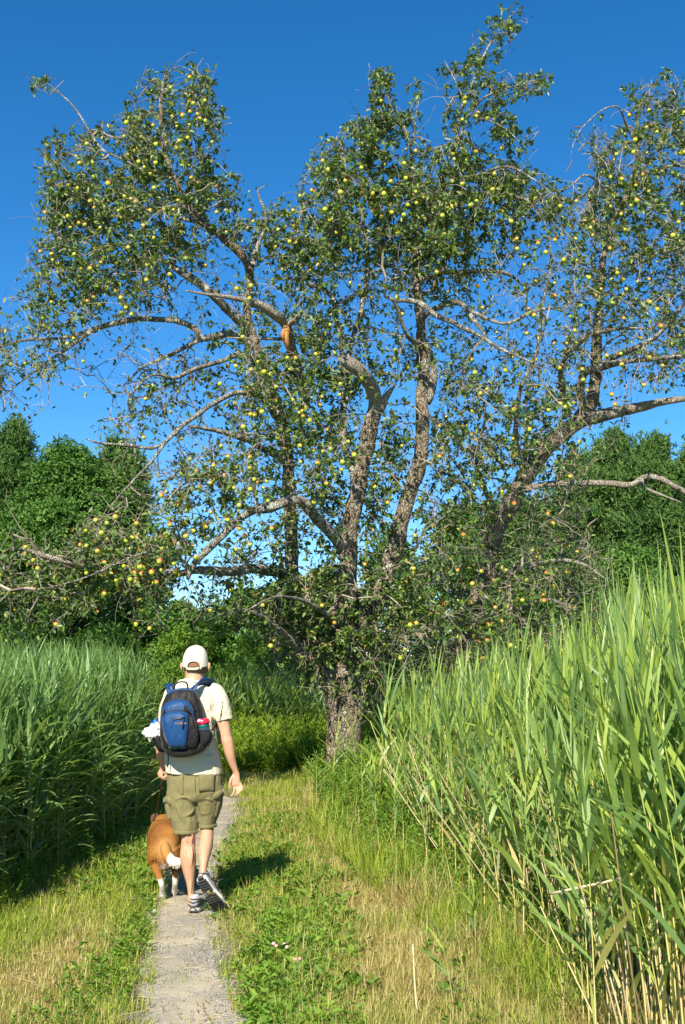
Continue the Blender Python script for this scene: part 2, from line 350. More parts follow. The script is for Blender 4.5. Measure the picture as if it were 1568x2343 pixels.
blades(mb, np.stack([x, y, gh(x, y) - .004], -1), rng.random(n) * 6.28, rng.uniform(.9, 1.5, n), rng.uniform(.1, 1.2, n), rng.gamma(4, .045, n), rng.uniform(.003, .006, n) * (.75 + .05 * y), 3, wprof=[.9, .9, .6, .05], rnd=rng.random(n), dry=np.clip((vnoise(x, y, .5, 21) - .45) * 5 + rng.normal(0, .3, n), 0, 1))
tag(mb.build('grass', M['grass'], None), 'short green and straw-coloured turf on both sides of the path', 'grass', kind='stuff')

# straw lying about
N = 2200; y = rng.uniform(4.8, 12, N); x = np.where(rng.random(N) < .4, rng.normal(-1.5, .35, N) - .05 * (y - 5), np.where(rng.random(N) < .6, rng.normal(-.45 - .06 * (y - 5.4), .15, N), rng.uniform(-1.2, .9, N))); k = in_lawn(x, y); x, y = x[k], y[k]; n = len(x)
a = rng.random(n) * 6.28; L = rng.gamma(2.5, .026, n); P0 = np.stack([x, y, gh(x, y) + .015], -1); P1 = P0 + np.stack([np.sin(a), np.cos(a), rng.uniform(-.1, .15, n)], -1) * L[:, None]
mb = MB(); segs(mb, P0, P1, np.full(n, .0016), np.full(n, .0012), rnd=rng.random(n), dry=1.0)
t = NT('straw'); M['straw'] = t.finish(t.ramp(t.attr('rnd'), [(0, (.30, .20, .09)), (.6, (.50, .40, .20)), (1, (.64, .55, .34))]), .7, .2)
tag(mb.build('straw', M['straw'], None), 'dry straw scattered over the turf and the path edges', 'straw', kind='stuff')

# broad-leaved low ground cover beside the path
mb = MB()
def rosettes(N, fx, fy, sl, el=(.1, .9), k=6, w=.5):
    x, y = fx(N), fy(N); kk = in_lawn(x, y) & ~inpath(x, y, .02); x, y = x[kk], y[kk]; n = len(x); L = np.repeat(rng.gamma(6, sl / 6, n), k)
    P = np.repeat(np.stack([x, y, gh(x, y) + .012], -1), k, 0); P[:, :2] += rng.normal(0, .012, (n * k, 2)); a = rng.random(n * k) * 6.28; e = rng.uniform(*el, n * k)
    P[:, 2] += rng.uniform(0, .05, n * k)
    D = np.stack([np.sin(a) * np.cos(e), np.cos(a) * np.cos(e), np.sin(e)], -1); leaves(mb, P, D, np.array([0, 0, 1.]) + rng.normal(0, .4, (n * k, 3)), L, L * w, rnd=np.clip(np.repeat(rng.random(n), k) * .6 + rng.random(n * k) * .5, 0, 1))
rosettes(2600, lambda N: rng.normal(-.24, .13, N), lambda N: rng.uniform(4.7, 7.6, N), .026)
rosettes(800, lambda N: rng.uniform(-1.0, -.1, N), lambda N: rng.uniform(7.5, 13, N), .026)
rosettes(700, lambda N: rng.normal(-1.55, .30, N), lambda N: rng.uniform(8, 12, N), .035)
rosettes(500, lambda N: rng.normal(-1.22, .10, N), lambda N: rng.uniform(4.8, 8, N), .022)
rosettes(700, lambda N: rng.uniform(.45, 1.1, N), lambda N: rng.uniform(5, 12, N), .035)
rosettes(260, lambda N: rng.uniform(-.45, .1, N), lambda N: rng.uniform(4.7, 9, N), .042, k=5, w=.5)
tag(mb.build('ground_cover', M['weed_leaf'], None), 'low broad-leaved plants and clover growing thickly beside the gravel', 'ground cover', kind='stuff')

# clover flowers
fm = MB(); sphere(fm, (0, 0, .075), (.011, .011, .010), 8, 6, rnd=.8)
cloverm = plain('clover_pink', (.62, .38, .40), .8, .2, 400, .4)
for k, (px, py) in enumerate([(998, 3500), (1008, 3509), (1037, 3506), (1047, 3517), (1077, 3560), (1093, 3560)]):
    px *= .6272; py *= .6272; yy0 = H / math.tan(math.atan((py + 8 - 1171.5) / F) - PITCH); g = at(px, py, yy0); z0 = float(gh(g[0], g[1]))
    e = empty('clover_flower', (g[0], g[1], z0)); tag(e, 'small pink clover bloom in the green patch right of the path', 'flower', 'pink clover blooms beside the path')
    mb = MB(); segs(mb, np.array([[g[0] + .003, g[1], z0]]), np.array([[g[0], g[1], z0 + .07]]), [.0012], [.0012]); mb.build('stem', M['weed_leaf'], e)
    mb = MB(); sphere(mb, (g[0], g[1], z0 + .075), (.011, .011, .010), 8, 6); mb.build('bloom', cloverm, e)
# ------------------------------------------------------------------ apple trees
D0 = 15.5
DM = """0000000000000000000022000000
0000000000000000000373000000
0100011230000002113640000000
0420035550000027235556300344
0110056672000035524661000455
0024467652000466602362013556
0456677661001677756652005335
0477787785202688888887545887
0588887775346888888888746777
0477776666677876788886566676
0477777643578866678644456665
1577765434466634666433356665
2676544234555543343344445554
3554321245566665444443345445
4443212346777776554434444446
4331144345777887536554543354
2200254445667743435467763100
0001344336777745646677764200
0000121355677767646677762000
1000133566666667646666541000
0000124556666666656665431000
1003566666565656456554331000
3457777654465665456554432100
5677765334677776566554443100
6765543235777887766666553100
4421122112467876665666653100
2100000000035765444554431000
0000000000003654334432200000
0000000000001352000000000000""".split('\n')
assert all(len(r) >= 28 for r in DM) or print([len(r) for r in DM])
# traced limbs: (tree, part name, material, [(px, py, depth offset, diameter in picture units)])
LIMBS = [
 (1, 'trunk', 'bark', [(783, 1822, 0, 112), (785, 1790, 0, 92), (788, 1720, 0, 82), (792, 1640, 0, 84), (787, 1580, 0, 92), (780, 1530, 0, 100), (782, 1480, .05, 74)]),
 (1, 'stem', 'bark', [(782, 1500, 0, 60), (786, 1400, 0, 48), (798, 1300, -.05, 42), (804, 1200, -.1, 40), (822, 1100, -.15, 37), (842, 1010, -.2, 37), (860, 940, -.3, 36)]),
 (1, 'broken_stub', 'dead', [(862, 945, -.3, 36), (857, 912, -.4, 32), (843, 872, -.6, 31), (822, 845, -.8, 31), (797, 830, -.95, 27), (775, 822, -1.05, 8)]),
 (1, 'broken_stub', 'dead', [(864, 940, -.3, 30), (880, 915, -.35, 20), (895, 895, -.4, 11), (905, 880, -.4, 5)]),
 (1, 'stem', 'bark', [(800, 1500, .1, 58), (845, 1420, .3, 44), (876, 1350, .4, 37), (892, 1290, .4, 36), (915, 1210, .35, 40), (938, 1130, .3, 35), (960, 1050, .3, 33), (966, 960, .3, 30), (968, 870, .3, 28), (966, 790, .3, 24), (958, 700, .3, 21), (955, 600, .4, 18), (948, 500, .4, 14), (940, 420, .5, 10), (942, 350, .5, 7), (925, 290, .5, 6), (900, 240, .5, 4), (878, 195, .5, 2)]),
 (1, 'stem', 'bark', [(770, 1520, 0, 62), (725, 1500, .2, 40), (700, 1450, .5, 34), (680, 1380, .8, 30), (670, 1300, 1, 32), (665, 1200, 1.1, 31), (662, 1100, 1.1, 28), (650, 1000, 1.1, 26), (622, 900, 1.0, 24), (594, 820, .9, 22), (573, 760, .8, 21), (566, 700, .7, 19), (570, 630, .6, 18), (545, 575, .5, 19), (502, 538, .3, 17), (465, 510, .2, 14), (430, 465, .1, 11), (396, 400, 0, 9), (374, 330, 0, 8), (370, 250, -.1, 7), (374, 190, -.1, 5), (378, 170, -.1, 3)]),
 (1, 'limb', 'limb', [(572, 762, .8, 19), (530, 720, .5, 20), (480, 668, .2, 20), (430, 630, .4, 19), (392, 605, .4, 14), (340, 590, .4, 10), (290, 600, .5, 8), (230, 650, .6, 6), (160, 720, .6, 4)]),
 (1, 'limb', 'limb', [(378, 172, -.1, 4), (405, 153, -.1, 3), (432, 158, -.2, 2.5), (450, 172, -.2, 2)]),
 (1, 'limb', 'limb', [(400, 410, 0, 8), (350, 400, .1, 7), (290, 370, .2, 6), (232, 340, .3, 5), (205, 300, .3, 5), (190, 275, .3, 4), (165, 240, .3, 4), (130, 208, .3, 3), (108, 192, .3, 2), (92, 200, .3, 1.5)]),
 (1, 'limb', 'limb', [(470, 515, .2, 12), (420, 500, .4, 9), (350, 480, .5, 8), (270, 470, .7, 6), (200, 500, .9, 5), (140, 540, 1, 3)]),
 (1, 'limb', 'limb', [(572, 630, .6, 13), (590, 560, .9, 10), (610, 500, 1.2, 8), (590, 440, 1.2, 4), (607, 425, 1.2, 1.5)]),
 (1, 'limb', 'limb', [(590, 800, .9, 17), (545, 768, .8, 15), (500, 766, .7, 14), (465, 773, .6, 14), (445, 752, .6, 14), (420, 738, .6, 14), (385, 731, .6, 13), (320, 731, .6, 13), (255, 742, .6, 13), (205, 757, .7, 11), (140, 773, .8, 8), (60, 778, .9, 6), (0, 795, 1, 4), (-40, 815, 1, 2)]),
 (1, 'limb', 'limb', [(468, 772, .6, 12), (430, 793, .5, 10), (372, 820, .3, 9), (325, 843, .1, 6), (282, 885, 0, 4)]),
 (1, 'limb', 'limb', [(215, 755, .7, 9), (160, 795, .6, 8), (95, 838, .5, 6), (30, 888, .5, 3), (0, 910, .4, 2)]),
 (1, 'limb', 'limb', [(608, 855, 1, 16), (560, 813, .5, 13), (510, 826, .1, 11), (435, 848, -.5, 10), (400, 865, -.8, 9), (350, 858, -1.1, 6), (300, 900, -1.3, 3)]),
 (1, 'limb', 'limb', [(655, 1050, 1.1, 20), (604, 1028, .4, 16), (560, 1003, -.1, 14), (500, 985, -.5, 11), (455, 978, -.8, 8), (430, 974, -.9, 6)]),
 (1, 'limb', 'limb', [(640, 960, 1.1, 17), (590, 905, .4, 13), (540, 900, 0, 11), (483, 927, -.5, 11), (436, 960, -.8, 10), (394, 995, -1.1, 9), (350, 1050, -1.4, 7), (300, 1105, -1.6, 5), (262, 1146, -1.7, 3)]),
 (1, 'limb', 'limb', [(405, 988, -1.1, 8), (355, 1024, -1.3, 8), (300, 1020, -1.5, 8), (262, 1016, -1.6, 6), (218, 1012, -1.7, 5), (197, 1004, -1.7, 2)]),
 (1, 'dead_limb', 'dead', [(700, 930, .9, 20), (680, 850, .6, 22), (664, 790, .3, 26), (655, 745, 0, 22), (636, 722, -.2, 23), (600, 700, -.4, 21), (560, 688, -.6, 13), (510, 678, -.8, 9), (465, 672, -.9, 6), (425, 665, -1, 4)]),
 (1, 'dead_limb', 'dead', [(652, 748, 0, 16), (672, 735, -.1, 15), (690, 715, -.2, 9)]),
 (1, 'dead_limb', 'dead', [(650, 775, .1, 10), (610, 776, -.1, 7), (560, 775, -.3, 6), (520, 772, -.5, 4)]),
 (1, 'limb', 'limb', [(784, 1262, 0, 30), (768, 1235, -.2, 28), (735, 1195, -.5, 26), (708, 1166, -.7, 24), (690, 1152, -.8, 25), (665, 1146, -.95, 25), (620, 1158, -1.1, 24), (584, 1168, -1.2, 20), (545, 1190, -1.4, 17), (505, 1228, -1.6, 17), (470, 1262, -1.7, 16), (445, 1290, -1.8, 14), (430, 1326, -1.8, 9)]),
 (1, 'limb', 'limb', [(690, 1330, .8, 26), (640, 1312, .3, 23), (590, 1302, -.2, 22), (520, 1305, -.7, 20), (440, 1305, -1.1, 17), (385, 1318, -1.0, 13), (320, 1325, -1.0, 10), (250, 1318, -1.2, 8), (200, 1300, -1.6, 8), (150, 1286, -2.1, 9)]),
 (1, 'dead_limb', 'dead', [(235, 1310, -1.4, 8), (185, 1296, -1.8, 12), (150, 1286, -2.1, 13), (100, 1270, -2.2, 12), (60, 1256, -2.3, 9), (40, 1254, -2.3, 6)]),
 (1, 'limb', 'limb', [(440, 1302, -1.1, 9), (420, 1285, -1.6, 8), (370, 1262, -1.9, 7), (300, 1275, -2.3, 5), (200, 1320, -2.6, 4), (90, 1350, -2.7, 2)]),
 (1, 'limb', 'limb', [(800, 900, .3, 14), (782, 780, .3, 15), (770, 728, .3, 14), (768, 690, .3, 12), (740, 664, .4, 10), (700, 640, .5, 7), (680, 560, .5, 5), (690, 470, .5, 3)]),
 (1, 'limb', 'limb', [(820, 1120, -.1, 20), (785, 1000, .1, 18), (790, 900, .3, 15), (800, 800, .4, 12), (830, 700, .5, 11), (840, 600, .4, 10), (830, 500, .2, 8), (800, 420, 0, 6), (780, 330, 0, 4)]),
 (1, 'limb', 'limb', [(967, 800, .3, 15), (945, 780, -.1, 11), (930, 765, -.4, 10), (904, 693, -.7, 9), (880, 678, -.8, 6)]),
 (1, 'limb', 'limb', [(904, 690, -.7, 8), (949, 688, -.8, 13), (999, 718, -1, 13), (1045, 742, -1.2, 12), (1090, 762, -1.4, 10), (1150, 800, -1.6, 7), (1220, 830, -1.8, 4)]),
 (1, 'limb', 'limb', [(975, 920, .3, 26), (992, 870, .3, 21), (993, 835, .3, 16), (965, 770, .1, 13), (964, 730, -.1, 13), (997, 704, -.4, 13), (1052, 694, -.6, 12), (1080, 725, -.8, 10), (1110, 765, -1, 6), (1130, 800, -1.1, 3)]),
 (1, 'limb', 'limb', [(1054, 696, -.6, 9), (1100, 722, -.7, 9), (1159, 740, -.8, 8), (1220, 712, -.9, 7), (1284, 704, -1, 4)]),
 (1, 'limb', 'limb', [(957, 640, .35, 14), (1010, 625, .6, 12), (1079, 620, .8, 11), (1150, 622, 1, 9), (1200, 655, 1.1, 5)]),
 (1, 'limb', 'limb', [(950, 520, .4, 12), (1000, 480, .2, 11), (1040, 430, 0, 10), (1042, 350, 0, 8), (1052, 270, 0, 7), (1072, 215, 0, 6), (1108, 125, 0, 4.5), (1145, 65, 0, 3), (1185, 20, 0, 1.5)]),
 (1, 'limb', 'limb', [(1045, 330, 0, 6), (1075, 265, -.2, 5), (1110, 222, -.4, 4), (1170, 200, -.5, 3), (1235, 188, -.6, 1.5)]),
 (1, 'limb', 'limb', [(1065, 240, 0, 4), (1045, 190, .1, 3), (1018, 140, .1, 1.5)]),
 (1, 'limb', 'limb', [(1060, 260, 0, 4), (1100, 270, -.3, 3.5), (1150, 290, -.5, 3), (1190, 325, -.6, 1.5)]),
 (1, 'limb', 'limb', [(945, 330, .5, 5), (952, 270, .4, 4), (962, 205, .3, 2)]),
 (1, 'limb', 'limb', [(1040, 425, 0, 9), (1100, 400, -.4, 8), (1160, 380, -.7, 6), (1220, 410, -.9, 4), (1260, 440, -1, 2)]),
 (1, 'limb', 'limb', [(790, 1440, 0, 20), (740, 1400, -.8, 11), (690, 1372, -1.5, 8), (640, 1365, -2, 6), (600, 1378, -2.3, 5), (560, 1400, -2.4, 3)]),
 (1, 'limb', 'limb', [(700, 1505, .2, 24), (670, 1470, -.2, 16), (630, 1430, -.6, 11), (580, 1400, -1, 7)]),
 (2, 'trunk', 'bark', [(955, 1800, 1.7, 62), (965, 1720, 1.7, 50), (990, 1620, 1.6, 46), (1030, 1520, 1.5, 44), (1072, 1440, 1.5, 44), (1090, 1380, 1.5, 40), (1112, 1310, 1.5, 36), (1130, 1240, 1.5, 36), (1165, 1160, 1.5, 38), (1205, 1090, 1.5, 40), (1245, 1030, 1.5, 40), (1290, 990, 1.5, 40), (1335, 955, 1.5, 34)]),
 (2, 'stem', 'bark', [(1320, 968, 1.5, 36), (1355, 920, 1.5, 28), (1364, 860, 1.5, 27), (1366, 780, 1.5, 24), (1370, 700, 1.5, 18), (1378, 600, 1.5, 15), (1400, 520, 1.5, 12), (1435, 440, 1.5, 11), (1458, 360, 1.5, 9), (1455, 300, 1.5, 7), (1470, 230, 1.4, 4), (1510, 180, 1.4, 2)]),
 (2, 'limb', 'limb', [(1330, 962, 1.5, 30), (1400, 945, 1.3, 28), (1440, 936, 1.2, 24)]),
 (2, 'dead_limb', 'dead', [(1435, 938, 1.2, 24), (1480, 928, 1.1, 21), (1530, 917, 1, 16), (1590, 910, .9, 14), (1650, 900, .8, 8)]),
 (2, 'dead_limb', 'dead', [(1125, 1250, 1.4, 20), (1135, 1205, 1.1, 20), (1160, 1160, .9, 19), (1195, 1125, .7, 17), (1245, 1108, .5, 14), (1320, 1104, .3, 14), (1400, 1106, .1, 14), (1445, 1108, 0, 14), (1475, 1092, -.1, 13), (1510, 1095, -.2, 13), (1545, 1112, -.3, 12), (1590, 1138, -.4, 11), (1640, 1165, -.5, 6)]),
 (2, 'dead_limb', 'dead', [(1468, 1098, -.1, 9), (1478, 1115, -.1, 7), (1510, 1130, -.2, 6), (1560, 1150, -.3, 3)]),
 (2, 'limb', 'limb', [(1122, 1290, 1.5, 22), (1160, 1310, 1.1, 14), (1210, 1297, .8, 13), (1274, 1283, .4, 10), (1330, 1288, .1, 7), (1385, 1325, -.1, 4)]),
 (2, 'limb', 'limb', [(1108, 1360, 1.5, 18), (1140, 1400, .9, 11), (1190, 1395, .6, 9), (1250, 1370, .2, 7), (1330, 1400, 0, 4)]),
 (2, 'limb', 'limb', [(1088, 1415, 1.4, 18), (1050, 1424, .9, 11), (1011, 1430, .5, 10), (965, 1452, .2, 9), (924, 1476, 0, 4)]),
 (2, 'limb', 'limb', [(1345, 940, 1.5, 22), (1330, 890, 1.3, 18), (1340, 853, 1.1, 18), (1384, 836, .9, 17), (1434, 825, .6, 14), (1499, 820, .3, 11), (1568, 816, 0, 9), (1640, 830, -.2, 4)]),
 (2, 'limb', 'limb', [(1364, 850, 1.4, 16), (1400, 820, 1.1, 15), (1449, 796, .8, 14), (1504, 766, .5, 11), (1560, 700, .3, 8), (1600, 640, .2, 4)]),
 (2, 'limb', 'limb', [(1300, 950, 1.5, 16), (1285, 870, 1, 13), (1289, 828, .7, 12), (1316, 792, .5, 12), (1352, 766, .3, 10), (1420, 752, 0, 7), (1500, 752, -.2, 4)]),
 (2, 'limb', 'limb', [(1458, 330, 1.5, 7), (1435, 290, 1.3, 6), (1418, 248, 1.1, 4), (1400, 244, 1, 3.5), (1380, 250, .9, 3.5), (1350, 275, .8, 3), (1325, 302, .7, 2.5), (1308, 345, .7, 1.5), (1310, 376, .7, 1)]),
 (2, 'limb', 'limb', [(1412, 500, 1.5, 9), (1380, 430, 1.2, 7), (1340, 400, 1, 5), (1300, 430, .8, 4), (1250, 440, .6, 2)]),
 (2, 'limb', 'limb', [(1440, 430, 1.5, 9), (1500, 390, 1.4, 7), (1560, 380, 1.2, 5), (1620, 400, 1, 2)]),
 (2, 'limb', 'limb', [(1210, 1085, 1.5, 18), (1180, 1000, 1.2, 13), (1190, 900, .8, 10), (1230, 800, .5, 8), (1240, 700, .3, 7), (1262, 600, .2, 5), (1250, 520, .2, 3)]),
 (2, 'limb', 'limb', [(1150, 1190, 1.5, 18), (1110, 1120, 1, 12), (1090, 1050, .6, 9), (1110, 950, .3, 6), (1090, 880, .2, 3)]),
]
roots = {1: empty('apple_tree', at(787, 1814, D0)), 2: empty('apple_tree', at(955, 1795, D0 + 1.7))}
for k in roots: roots[k].location.z = 0
tag(roots[1], 'old many-stemmed apple tree laden with fruit, its thick trunk beside the path bend', 'tree', 'old apple trees by the path')
tag(roots[2], 'leaning apple tree behind the tall reeds with a bare pale limb reaching right', 'tree', 'old apple trees by the path')
NP, NR, ND, NT_, NW = [], [], [], [], []      # skeleton node, radius, tangent, tree, walk distance
for (tr, name, mk, pts) in LIMBS:
    P = np.array([at(p[0], p[1], D0 + p[2]) for p in pts]); R = np.array([p[3] * sc(p[0], p[1], D0 + p[2]) / 2 for p in pts])
    if name == 'trunk': P[0, 2] = -.05
    L = np.linalg.norm(np.diff(P, axis=0), axis=1).sum(); n = max(6, int(L / .09))
    C = spline(np.concatenate([P, R[:, None]], 1), n); P, R = C[:, :3], np.maximum(C[:, 3], .003)
    big = R[0] > .05
    wig = np.stack([vnoise(np.arange(n) * .35, k * 9.1 + hash(pts[0]) % 97, 1.0, 3) - .5 for k in range(3)], 1) * np.minimum(R * .9, .05)[:, None]
    wig[0] = 0; P = P + wig
    R = R * (1 + .16 * (vnoise(np.arange(n) * .5, pts[0][0], 1.0, 7) - .5) + .10 * (rng.random(n) - .5))
    mb = MB(); tube(mb, P, R, 14 if big else 7, jit=.045 if big else .03); mb.build(name, M[mk], roots[tr])
    if mk == 'dead' and name != 'dead_limb': pass
    T = nrm(np.gradient(P, axis=0)); w = np.arange(n) * .09 + (0 if name == 'trunk' else 1 + (pts[0][3] < 20))
    if name != 'trunk' and mk != 'dead':
        s0 = max(1, int(n * .15)); NP.append(P[s0:]); NR.append(R[s0:]); ND.append(T[s0:]); NT_.append(np.full(n - s0, tr)); NW.append(w[s0:])
mb = MB(); P = np.array([at(654, 748, D0 - .1), at(653, 765, D0 - .12), at(657, 785, D0 - .1), at(661, 808, D0 - .0)]); tube(mb, spline(P, 10), spline(np.array([[.045], [.062], [.04], [.010]]), 10)[:, 0], 9, jit=.12); mb.build('torn_wood', M['torn'], roots[1])
NP = np.concatenate(NP); NR = np.concatenate(NR); ND = np.concatenate(ND); NTr = np.concatenate(NT_); NW = np.concatenate(NW)
nsk = len(NP); CAP = 60000
P_ = np.zeros((CAP, 3), np.float32); P_[:nsk] = NP; TT = np.zeros((CAP, 3)); TT[:nsk] = ND; TR = np.zeros(CAP, int); TR[:nsk] = NTr; WK = np.zeros(CAP); WK[:nsk] = NW; PAR = np.full(CAP, -1)
cnt = nsk
# attractors from the density of the crown
pts = []
for r, row in enumerate(DM):
    for c in range(28):
        d = int(row[c]);
        if not d: continue
        k = rng.poisson(d * 1.25 + .3)
        px = (c + rng.random(k)) * 56; py = (r + rng.random(k)) * 56
        for a, b in zip(px, py):
            if r < 7 and 13 <= c <= 22 or (r < 5): off = rng.normal(0, .45)
            else: off = rng.normal(-.1, 1.15)
            if c < 10: off = rng.normal(.6, .75)
            if c < 11 and r >= 19: off = rng.normal(-1.5, .5)
            if 11 <= c <= 20 and 8 <= r <= 21: off = rng.normal(.45, .95)
            if 9 <= c <= 20 and r >= 22: off = rng.normal(.05, .85)
            if 11 <= c <= 16 and r >= 25: off = rng.normal(.35, .5)
            if c >= 21: off += 1.0
            if r > 22: off *= .8
            pts.append(at(a, b, D0 + np.clip(off, -2.9, 3.0)))
# growth just outside the frame
for k in range(330):
    pts.append(at(1568 + abs(rng.normal(0, 160)), rng.uniform(330, 880), D0 + 1 + rng.normal(0, 1.0)))
for k in range(45):
    a_, b_ = rng.normal(785, 50), rng.uniform(1440, 1600); pts.append(at(a_, b_, D0 - .35 + rng.normal(0, .2)))
for k in range(60): pts.append(at(rng.uniform(600, 740), rng.uniform(1400, 1560), D0 + .3 + rng.normal(0, .4)))
for k in range(110): pts.append(at(-abs(rng.normal(0, 80)), rng.uniform(740, 900), D0 + .8 + rng.normal(0, .6)))
for k in range(90): pts.append(at(-abs(rng.normal(0, 100)), rng.uniform(1270, 1400), D0 - 2 + rng.normal(0, .5)))
A = np.array(pts, np.float32)
d0 = np.array([((P_[:nsk] - a) ** 2).sum(1).min() for a in A]); A = A[np.argsort(d0)]
ends = []
for a in A:
    d = np.sqrt(((P_[:cnt] - a) ** 2).sum(1)) + .04 * WK[:cnt]
    j = int(d.argmin()); p0 = P_[j].astype(float); L = np.linalg.norm(a - p0)
    if L < .05: continue
    m = max(2, int(L / .13)); u = np.linspace(0, 1, m + 1)[1:, None]
    t0 = TT[j]; v = (a - p0)
    lat = rng.normal(0, .10 * L, 3); lift = np.array([0, 0, .14 * L])
    c1 = p0 + t0 * L * .30 + lift + lat; c2 = p0 + v * .66 + lift * 1.2 + lat * .6
    Pp = ((1 - u) ** 3) * p0 + 3 * (1 - u) ** 2 * u * c1 + 3 * (1 - u) * u ** 2 * c2 + u ** 3 * a
    Pp += rng.normal(0, .010, Pp.shape)
    if cnt + m >= CAP: break
    prev = np.concatenate([[p0], Pp[:-1]]); sl_ = slice(cnt, cnt + m)
    P_[sl_] = Pp; TT[sl_] = nrm(Pp - prev); TR[sl_] = TR[j]; WK[sl_] = WK[j] + .13 * np.arange(1, m + 1); PAR[sl_] = np.concatenate([[j], np.arange(cnt, cnt + m - 1)])
    cnt += m; ends.append(cnt - 1)
P_ = P_[:cnt].astype(float); TT = TT[:cnt]; TR = TR[:cnt]; PAR = PAR[:cnt]
load = np.zeros(cnt); load[ends] = 1
for k in range(cnt - 1, nsk - 1, -1):
    if PAR[k] >= 0: load[PAR[k]] += load[k]
RR = .0036 * np.maximum(load, 1) ** .42
print('apple skeleton nodes', cnt, 'attractors', len(A))
cam0 = np.array([0, 0, H])
def proj(Pw):
    x, y, z = Pw[..., 0], Pw[..., 1], Pw[..., 2] - H
    dcam = y * cT + z * sT; return 784 + F * x / dcam, 1171.5 - F * (z * cT - y * sT) / dcam
# short hanging side twigs
idx = np.arange(nsk, cnt)
src = np.concatenate([np.array(ends), rng.choice(idx, int(len(idx) * .62), replace=False)]); n = len(src)
L = rng.gamma(3, .075, n) + .06; m = 5
dirn = nrm(TT[src] * .6 + rng.normal(0, .65, (n, 3)) + np.array([0, -.15, .12]))
step = L / m; cur = P_[src].copy(); TW = [cur.copy()]; v = dirn.copy()
for k in range(m):
    v = nrm(v + np.array([0, 0, -.10]) + rng.normal(0, .16, v.shape)); cur = cur + v * step[:, None]; TW.append(cur.copy())
TW = np.stack(TW, 1)          # n, m+1, 3
ttr = TR[src]
SKY = np.array([(-80, 720), (0, 720), (20, 655), (60, 620), (75, 560), (90, 480), (80, 430), (85, 350), (110, 310), (150, 290), (200, 285), (240, 280), (275, 285), (282, 240), (310, 215), (330, 160), (375, 158), (410, 150), (440, 122), (490, 150), (505, 220), (520, 270), (518, 330), (530, 390), (545, 405), (570, 440), (600, 480), (625, 475), (650, 440), (665, 410), (690, 390), (720, 350), (750, 285), (790, 265), (820, 255), (845, 280), (850, 170), (880, 155), (925, 190), (962, 180), (968, 260), (975, 320), (1000, 345), (1060, 340), (1110, 335), (1160, 365), (1200, 385), (1250, 400), (1300, 420), (1340, 425), (1350, 400), (1352, 330), (1380, 310), (1412, 300), (1416, 240), (1425, 200), (1500, 190), (1520, 162), (1570, 185), (1800, 250)], float)
SPR = [([(1042, 350), (1052, 270), (1108, 125), (1145, 65), (1185, 20)], 34), ([(1050, 310), (1110, 222), (1235, 188)], 30), ([(1018, 140), (1060, 240)], 26), ([(1060, 260), (1150, 290), (1190, 325)], 34), ([(90, 195), (112, 195), (90, 225)], 20), ([(108, 192), (195, 275)], 6), ([(1325, 302), (1350, 330), (1370, 360)], 30), ([(1418, 248), (1345, 275), (1308, 345), (1310, 376)], 5), ([(590, 440), (607, 425)], 8)]
def onsky(Pw, grow=0):
    px, py = proj(Pw); bad = py < np.interp(px, SKY[:, 0], SKY[:, 1]) - grow
    bad |= (px > 1262) & (px < 1345) & (py < 410)
    for pl_, wd in SPR:
        for (x0, y0), (x1, y1) in zip(pl_[:-1], pl_[1:]):
            t_ = np.clip(((px - x0) * (x1 - x0) + (py - y0) * (y1 - y0)) / ((x1 - x0) ** 2 + (y1 - y0) ** 2), 0, 1); bad &= np.hypot(px - x0 - t_ * (x1 - x0), py - y0 - t_ * (y1 - y0)) > wd
    return bad
DG = np.array([[int(ch) for ch in r[:28]] for r in DM], float); DGp = np.pad(DG, 1, mode='edge')
def dens(Pw):
    px, py = proj(Pw); c = np.clip(px / 56 - .5, -1, 27.99); r = np.clip(py / 56 - .5, -1, len(DM) - 1.01)
    c0 = np.floor(c).astype(int); r0 = np.floor(r).astype(int); fc, fr = c - c0, r - r0; g = lambda a, b: DGp[np.clip(a + 1, 0, DGp.shape[0] - 1), np.clip(b + 1, 0, 29)]
    return (g(r0, c0) * (1 - fc) + g(r0, c0 + 1) * fc) * (1 - fr) + (g(r0 + 1, c0) * (1 - fc) + g(r0 + 1, c0 + 1) * fc) * fr
leafP, leafD, leafT = [], [], []
def scatter(P0, dirs, tr, kmean):
    dn = dens(P0); pxl, pyl = proj(P0); reg = np.where((pyl > 616) & (pyl < 1300), .82, 1.0) * np.where((pyl < 600) & (pxl > 660) & (pxl < 1240), 1.25, 1); k = rng.poisson(kmean * reg * np.where(dn < .7, .04, np.where(~onsky(P0) & (P0[:, 2] > 9.2), np.maximum(.8, np.clip(dn / 6, .12, 1.6) ** 1.5 * 1.15), np.clip(dn / 6, .12, 1.6) ** 1.5 * 1.0)))
    rep = np.repeat(np.arange(len(P0)), k); leafP.append(P0[rep] + rng.normal(0, .012, (len(rep), 3)))
    leafD.append(nrm(dirs[rep] * .5 + rng.normal(0, .75, (len(rep), 3)) + np.array([0, -.05, -.1]))); leafT.append(tr[rep])
for k in range(1, m + 1): scatter(TW[:, k], nrm(TW[:, k] - TW[:, k - 1]), ttr, 2.5 if k < m else 3.6)
scatter(P_[idx], TT[idx], TR[idx], .8)
leafP, leafD, leafT = np.concatenate(leafP), np.concatenate(leafD), np.concatenate(leafT)
